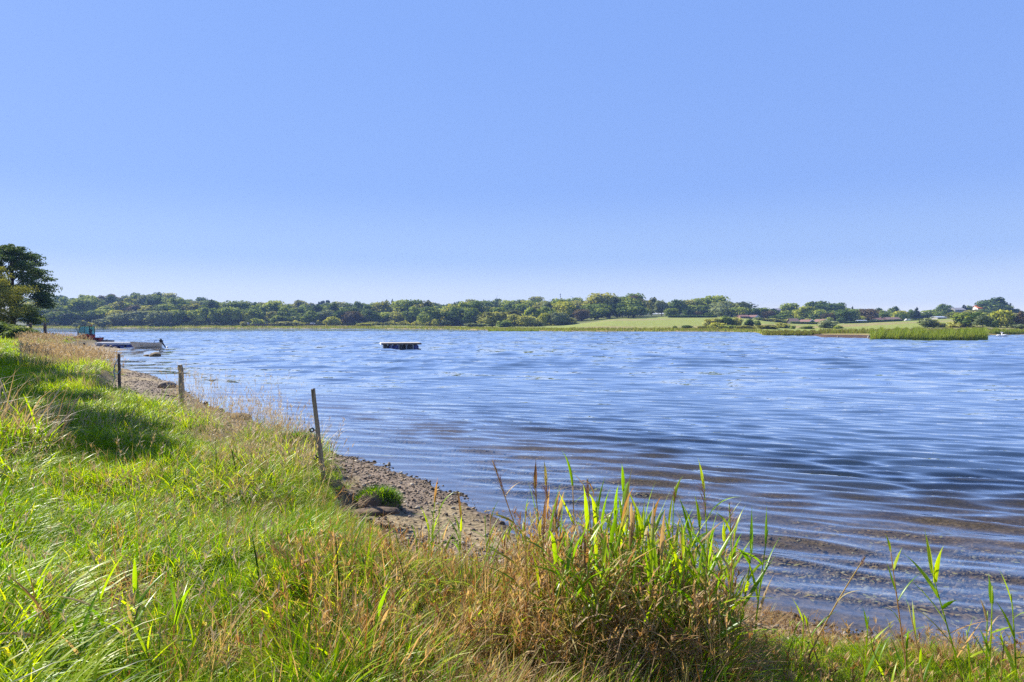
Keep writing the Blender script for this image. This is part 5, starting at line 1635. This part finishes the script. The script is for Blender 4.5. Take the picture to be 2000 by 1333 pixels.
# ------------------------------------------------------------------ boats, jetty
def hull(root, L, B, Hh, mats, name='hull'):
    st = 14; V = []; nn = 7
    for i in range(st + 1):
        t = i / st                                # 0 bow .. 1 stern
        x = -L / 2 + L * t
        hb = B / 2 * (1 - (1 - min(1, t * 1.15 + .02)) ** 2.4) * (1 - .08 * t)
        sheer = Hh * (1 + .28 * (1 - t) ** 2)
        keel = -.12 + .30 * (1 - min(1, t * 4)) ** 2
        for s, zz in ((-1, sheer), (-.86, Hh * .45), (-.6, .02), (0, keel), (.6, .02), (.86, Hh * .45), (1, sheer)):
            V.append((x + (-.14 * (1 - t) ** 3) * (1 if zz == sheer else 0), s * hb, max(zz, keel)))
    V = np.array(V)
    fq = grid_faces(st + 1, nn)
    inner = V.copy(); inner[:, 1] *= .93; inner[:, 2] = np.maximum(inner[:, 2], .10); 
    me = mesh_np(name, V, [fq, np.array([[st * nn + k, st * nn + k + 1, st * nn + 3, st * nn + 3] for k in ()] or np.zeros((0, 4), int))], mats[0], smooth=False)
    link(name, me, root)
    tv = V[st * nn:(st + 1) * nn]
    MB().add([tuple(v) for v in tv] + [(v[0] - .05, v[1] * .96, v[2]) for v in tv], [tuple(range(nn)), tuple(range(2 * nn - 1, nn - 1, -1))] + [(k, k + nn, k + nn + 1, k + 1) for k in range(nn - 1)]).build('transom', mats[0], root)
    link('inside', mesh_np('inside', inner, [fq[:, ::-1]], mats[1]), root)
    g = MB()
    for s in (0, nn - 1): g.tube([tuple(V[i * nn + s] + np.array((0, 0, .01))) for i in range(st + 1)], .028, 6)
    g.build('gunwale', mats[0], root)
    return V


def outboard(root, x, z, tilt, s=1.0):
    A = Matrix.Rotation(tilt, 3, 'Y')
    def T(p): return A @ Vector(p) * s + Vector((x, 0, z))
    m = MB(); b = [(-.13, -.12, .06), (.17, -.11, .06), (.17, .11, .06), (-.13, .12, .06), (-.11, -.11, .30), (.10, -.10, .38), (.10, .10, .38), (-.11, .11, .30)]
    m.add([T(p) for p in b], [(3, 2, 1, 0), (4, 5, 6, 7), (0, 1, 5, 4), (1, 2, 6, 5), (2, 3, 7, 6), (3, 0, 4, 7)])
    mo = m.build('motor_cowl', M['motor'], root, bevel=.03)
    MB().tube([T((.03, 0, .08)), T((.04, 0, -.25)), T((.05, 0, -.58))], [.065 * s, .055 * s, .05 * s], 8).build('motor_leg', M['motor'], root)
    MB().tube([T((-.10, 0, -.58)), T((.16, 0, -.58))], [.03 * s, .05 * s], 8).build('gearcase', M['motor'], root)
    p = MB()
    for k in range(3):
        a = k * 2.094
        p.tube([T((.18, 0, -.58)), T((.19, math.cos(a) * .11, -.58 + math.sin(a) * .11))], [.03 * s, .045 * s], 5)
    p.build('propeller', M['grey'], root)
    MB().tube([T((-.1, 0, .12)), T((-.45, .02, .22))], .018 * s, 6).build('tiller', M['motor'], root)


b = at(287, 679.8, 60.2)
bt = empty('motor_boat', (b.x, b.y, 0), R(18), 'cream open motor boat with black outboard moored at the jetty end', 'boat')
hull(bt, 2.35, 1.15, .40, (M['boat'], M['boatin']))
for xk in (-.35, .45): MB().box((xk, 0, .28), (.24, .98, .035)).build('thwart', M['boatin'], bt)
outboard(bt, 1.2, .42, R(-28), 1.0)
MB().tube([(.55, -.1, .3), (.62, -.05, .62), (.78, -.02, .6)], .02, 6).build('tiller_handle', M['motor'], bt)
# jetty
j = at(229, 674, 64)
jt = empty('jetty', (j.x, j.y, 0), R(7), 'floating jetty with pale deck on blue floats beside the tractor', 'jetty')
for k in range(16): MB().box((-1.56 + k * .208, 0, .36), (.2, 1.25, .04)).build('plank', M['white'], jt)
MB().box((0, -.63, .28), (3.34, .04, .20)).build('fascia', M['white'], jt)
MB().box((0, .63, .28), (3.34, .04, .20)).build('fascia', M['white'], jt)
for k in range(5):
    MB().box((-1.33 + k * .665, 0, .05), (.63, 1.3, .3), taper=.96).build('float', M['darkfloat' if k == 3 else 'bluefloat'], jt, bevel=.03)
d_ = at(206, 671, 68)
dg = empty('dinghy', (d_.x, d_.y, .12), R(25), 'small grey dinghy with its outboard tilted up at the shore end of the jetty', 'boat')
hull(dg, 1.5, .8, .32, (M['grey'], M['boatin']))
outboard(dg, -.35, .42, R(38), .8)
MB().tube([(-.05, 0, .3), (.12, 0, .38), (.2, 0, .38)], [.02, .05, .05], 6).build('fuel_cap', M['motor'], dg)
gb = at(222, 676.5, 61)
gr = empty('rowing_boat', (gb.x, gb.y, 0), R(-12), 'low dark blue rowing boat lying in front of the jetty', 'boat')
hull(gr, 1.7, .6, .13, (M['bluefloat'], M['darkfloat']))
MB().box((.2, 0, .10), (.14, .5, .03)).build('thwart', M['boatin'], gr)


# ------------------------------------------------------------------ tractor
def tractor():
    p = at(168, 668, 68)
    root = empty('tractor', (p.x, p.y, .12), R(8), 'small red tractor with teal glazed cab half hidden behind the straw grass', 'tractor')
    top = 1.74
    MB().prism([(-1.05, .42), (.55, .42), (.55, .80), (-.25, .84), (-1.05, .74)], -.30, .30, 'y').build('hood', M['red'], root, bevel=.03)
    for s in (-1, 1):
        MB().prism([(-.15, .55), (.55, .55), (.62, .80), (.45, .97), (.0, .97), (-.18, .80)], s * .36, s * .66, 'y').build('fender', M['red'], root, bevel=.03)
        w = MB().wheel((.22, s * .55, .36), .46, .26, 22, rin=.26).build('rear_wheel', M['tyre'], root)
        MB().wheel((.22, s * .55, .36), .27, .18, 16).build('rim', M['red'], w)
        w = MB().wheel((-.78, s * .5, .20), .30, .2, 18, rin=.16).build('front_wheel', M['tyre'], root)
        MB().wheel((-.78, s * .5, .20), .17, .14, 14).build('rim', M['red'], w)
        MB().tube([(-.50, s * .55, .86), (-.30, s * .53, top)], .035, 6).build('pillar', M['black'], root)
        MB().tube([(.10, s * .56, .86), (.12, s * .54, top)], .022, 6).build('pillar', M['black'], root)
        MB().tube([(.58, s * .55, .86), (.55, s * .53, top)], .03, 6).build('pillar', M['black'], root)
        MB().prism([(-.47, .88), (.09, .88), (.10, top - .02), (-.29, top - .02)], s * .545, s * .555, 'y').build('pane', M['cabglass'], root)
        MB().prism([(.11, .88), (.56, .88), (.54, top - .02), (.13, top - .02)], s * .545, s * .555, 'y').build('pane', M['cabglass'], root)
    MB().box((.0, 0, .84), (1.1, 1.1, .05)).build('floor', M['black'], root)
    MB().prism([(-.36, top), (.66, top), (.62, top + .10), (-.28, top + .10)], -.62, .62, 'y').build('roof', M['teal'], root, bevel=.02)
    MB().add([(-.49, -.52, .88), (-.49, .52, .88), (-.31, .50, top - .02), (-.31, -.50, top - .02), (-.48, -.52, .88), (-.48, .52, .88), (-.30, .50, top - .02), (-.30, -.50, top - .02)], [(0, 1, 2, 3), (7, 6, 5, 4), (0, 4, 5, 1), (2, 6, 7, 3), (1, 5, 6, 2), (0, 3, 7, 4)]).build('windscreen', M['cabglass'], root)
    MB().box((.30, .0, 1.0), (.36, .42, .10)).build('seat', M['black'], root)
    MB().box((.45, .0, 1.22), (.09, .40, .42)).build('seat_back', M['black'], root)
    MB().tube([(-.2, 0, .86), (-.08, 0, 1.18)], .03, 6).build('steering_column', M['black'], root)
    MB().tube([(-.08 + .03 * math.cos(t), .17 * math.sin(t), 1.2 + .15 * math.cos(t)) for t in [k * .524 for k in range(13)]], .016, 5).build('steering_wheel', M['black'], root)
    for s in (-1, 1):
        MB().tube([(-.34, s * .56, 1.6), (-.58, s * .62, 1.72), (-.60, s * .64, 1.55)], .022, 5).build('mirror_arm', M['black'], root)
        MB().box((-.60, s * .66, 1.50), (.06, .12, .26)).build('mirror', M['grey'], root)
    MB().tube([(-.66, -.25, .8), (-.64, -.25, 1.35), (-.58, -.25, 1.5)], [.04, .04, .03], 8).build('exhaust', M['grey'], root)
    MB().tube([(.70, -.5, top - .25), (.72, -.5, top + .06)], .02, 6).build('beacon_post', M['black'], root)
    MB().tube([(.72, -.5, top + .06), (.72, -.5, top + .12), (.72, -.5, top + .17)], [.05, .05, .025], 10).build('beacon', M['orange'], root)


tractor()
p = at(188, 669, 67.5)
bx = empty('transport_box', (p.x, p.y, .16), R(8), 'dark red steel transport box behind the tractor', 'transport box')
MB().box((0, -.40, .30), (.86, .04, .56)).build('side_panel', M['darkred'], bx)
MB().box((0, .40, .30), (.86, .04, .56)).build('side_panel', M['darkred'], bx)
MB().box((.45, 0, .30), (.04, .84, .56)).build('tailgate', M['darkred'], bx)
MB().box((-.45, 0, .30), (.04, .84, .56)).build('front_panel', M['darkred'], bx)
MB().box((0, 0, .04), (.9, .84, .05)).build('floor', M['darkred'], bx)
for k in range(4): MB().box((-.33 + k * .22, -.43, .30), (.035, .03, .5)).build('rib', M['darkred'], bx)


# ------------------------------------------------------------------ swans
def swan(px, py, d, label, rz):
    p = at(px, py, d)
    root = empty('swan', (p.x, p.y, 0), rz, label, 'swan')
    V = []; prof = [(-.52, .02, .20), (-.44, .10, .19), (-.25, .19, .15), (0, .23, .13), (.22, .19, .13), (.36, .11, .16), (.42, .03, .2)]
    mb = MB()
    mb.tube([(x_, 0, z_ + (.05 if x_ < -.4 else 0)) for x_, r_, z_ in prof], [r_ for _, r_, _ in prof], 12)
    mb.tube([(.34, 0, .18), (.47, 0, .32), (.44, 0, .50), (.42, 0, .64), (.48, 0, .74), (.56, 0, .73), (.62, 0, .70)], [.09, .06, .045, .042, .055, .06, .03], 8)
    mb.build('body', M['swan'], root, True)
    MB().tube([(.61, 0, .70), (.72, 0, .665)], [.03, .012], 6).build('bill', M['orange'], root)
    for s in (-1, 1): MB().tube([(.2, s * .15, .24), (-.1, s * .19, .28), (-.45, s * .08, .27)], [.05, .11, .02], 8).build('wing', M['swan'], root, True)


swan(1952, 658.4, 110, 'white swan swimming right of the reed bed, left one of two', 0)
swan(1961.5, 657.6, 112, 'white swan swimming right of the reed bed, right one of two', math.pi)

# ------------------------------------------------------------------ haze
HAZE = 0.00028
if HAZE:
    mb = MB().box((0, 0, 40), (2500, 2500, 90))
    m_, nt_, out_ = nmat('haze_air')
    pv = N(nt_, 'VolumePrincipled')
    pv.inputs['Color'].default_value = (.32, .50, .95, 1)
    pv.inputs['Density'].default_value = HAZE
    pv.inputs['Anisotropy'].default_value = 0.0
    nt_.links.new(pv.outputs[0], out_.inputs['Volume'])
    ho = mb.build('haze', m_)
    tag(ho, 'thin blue air haze over the lake', 'haze', kind='stuff')
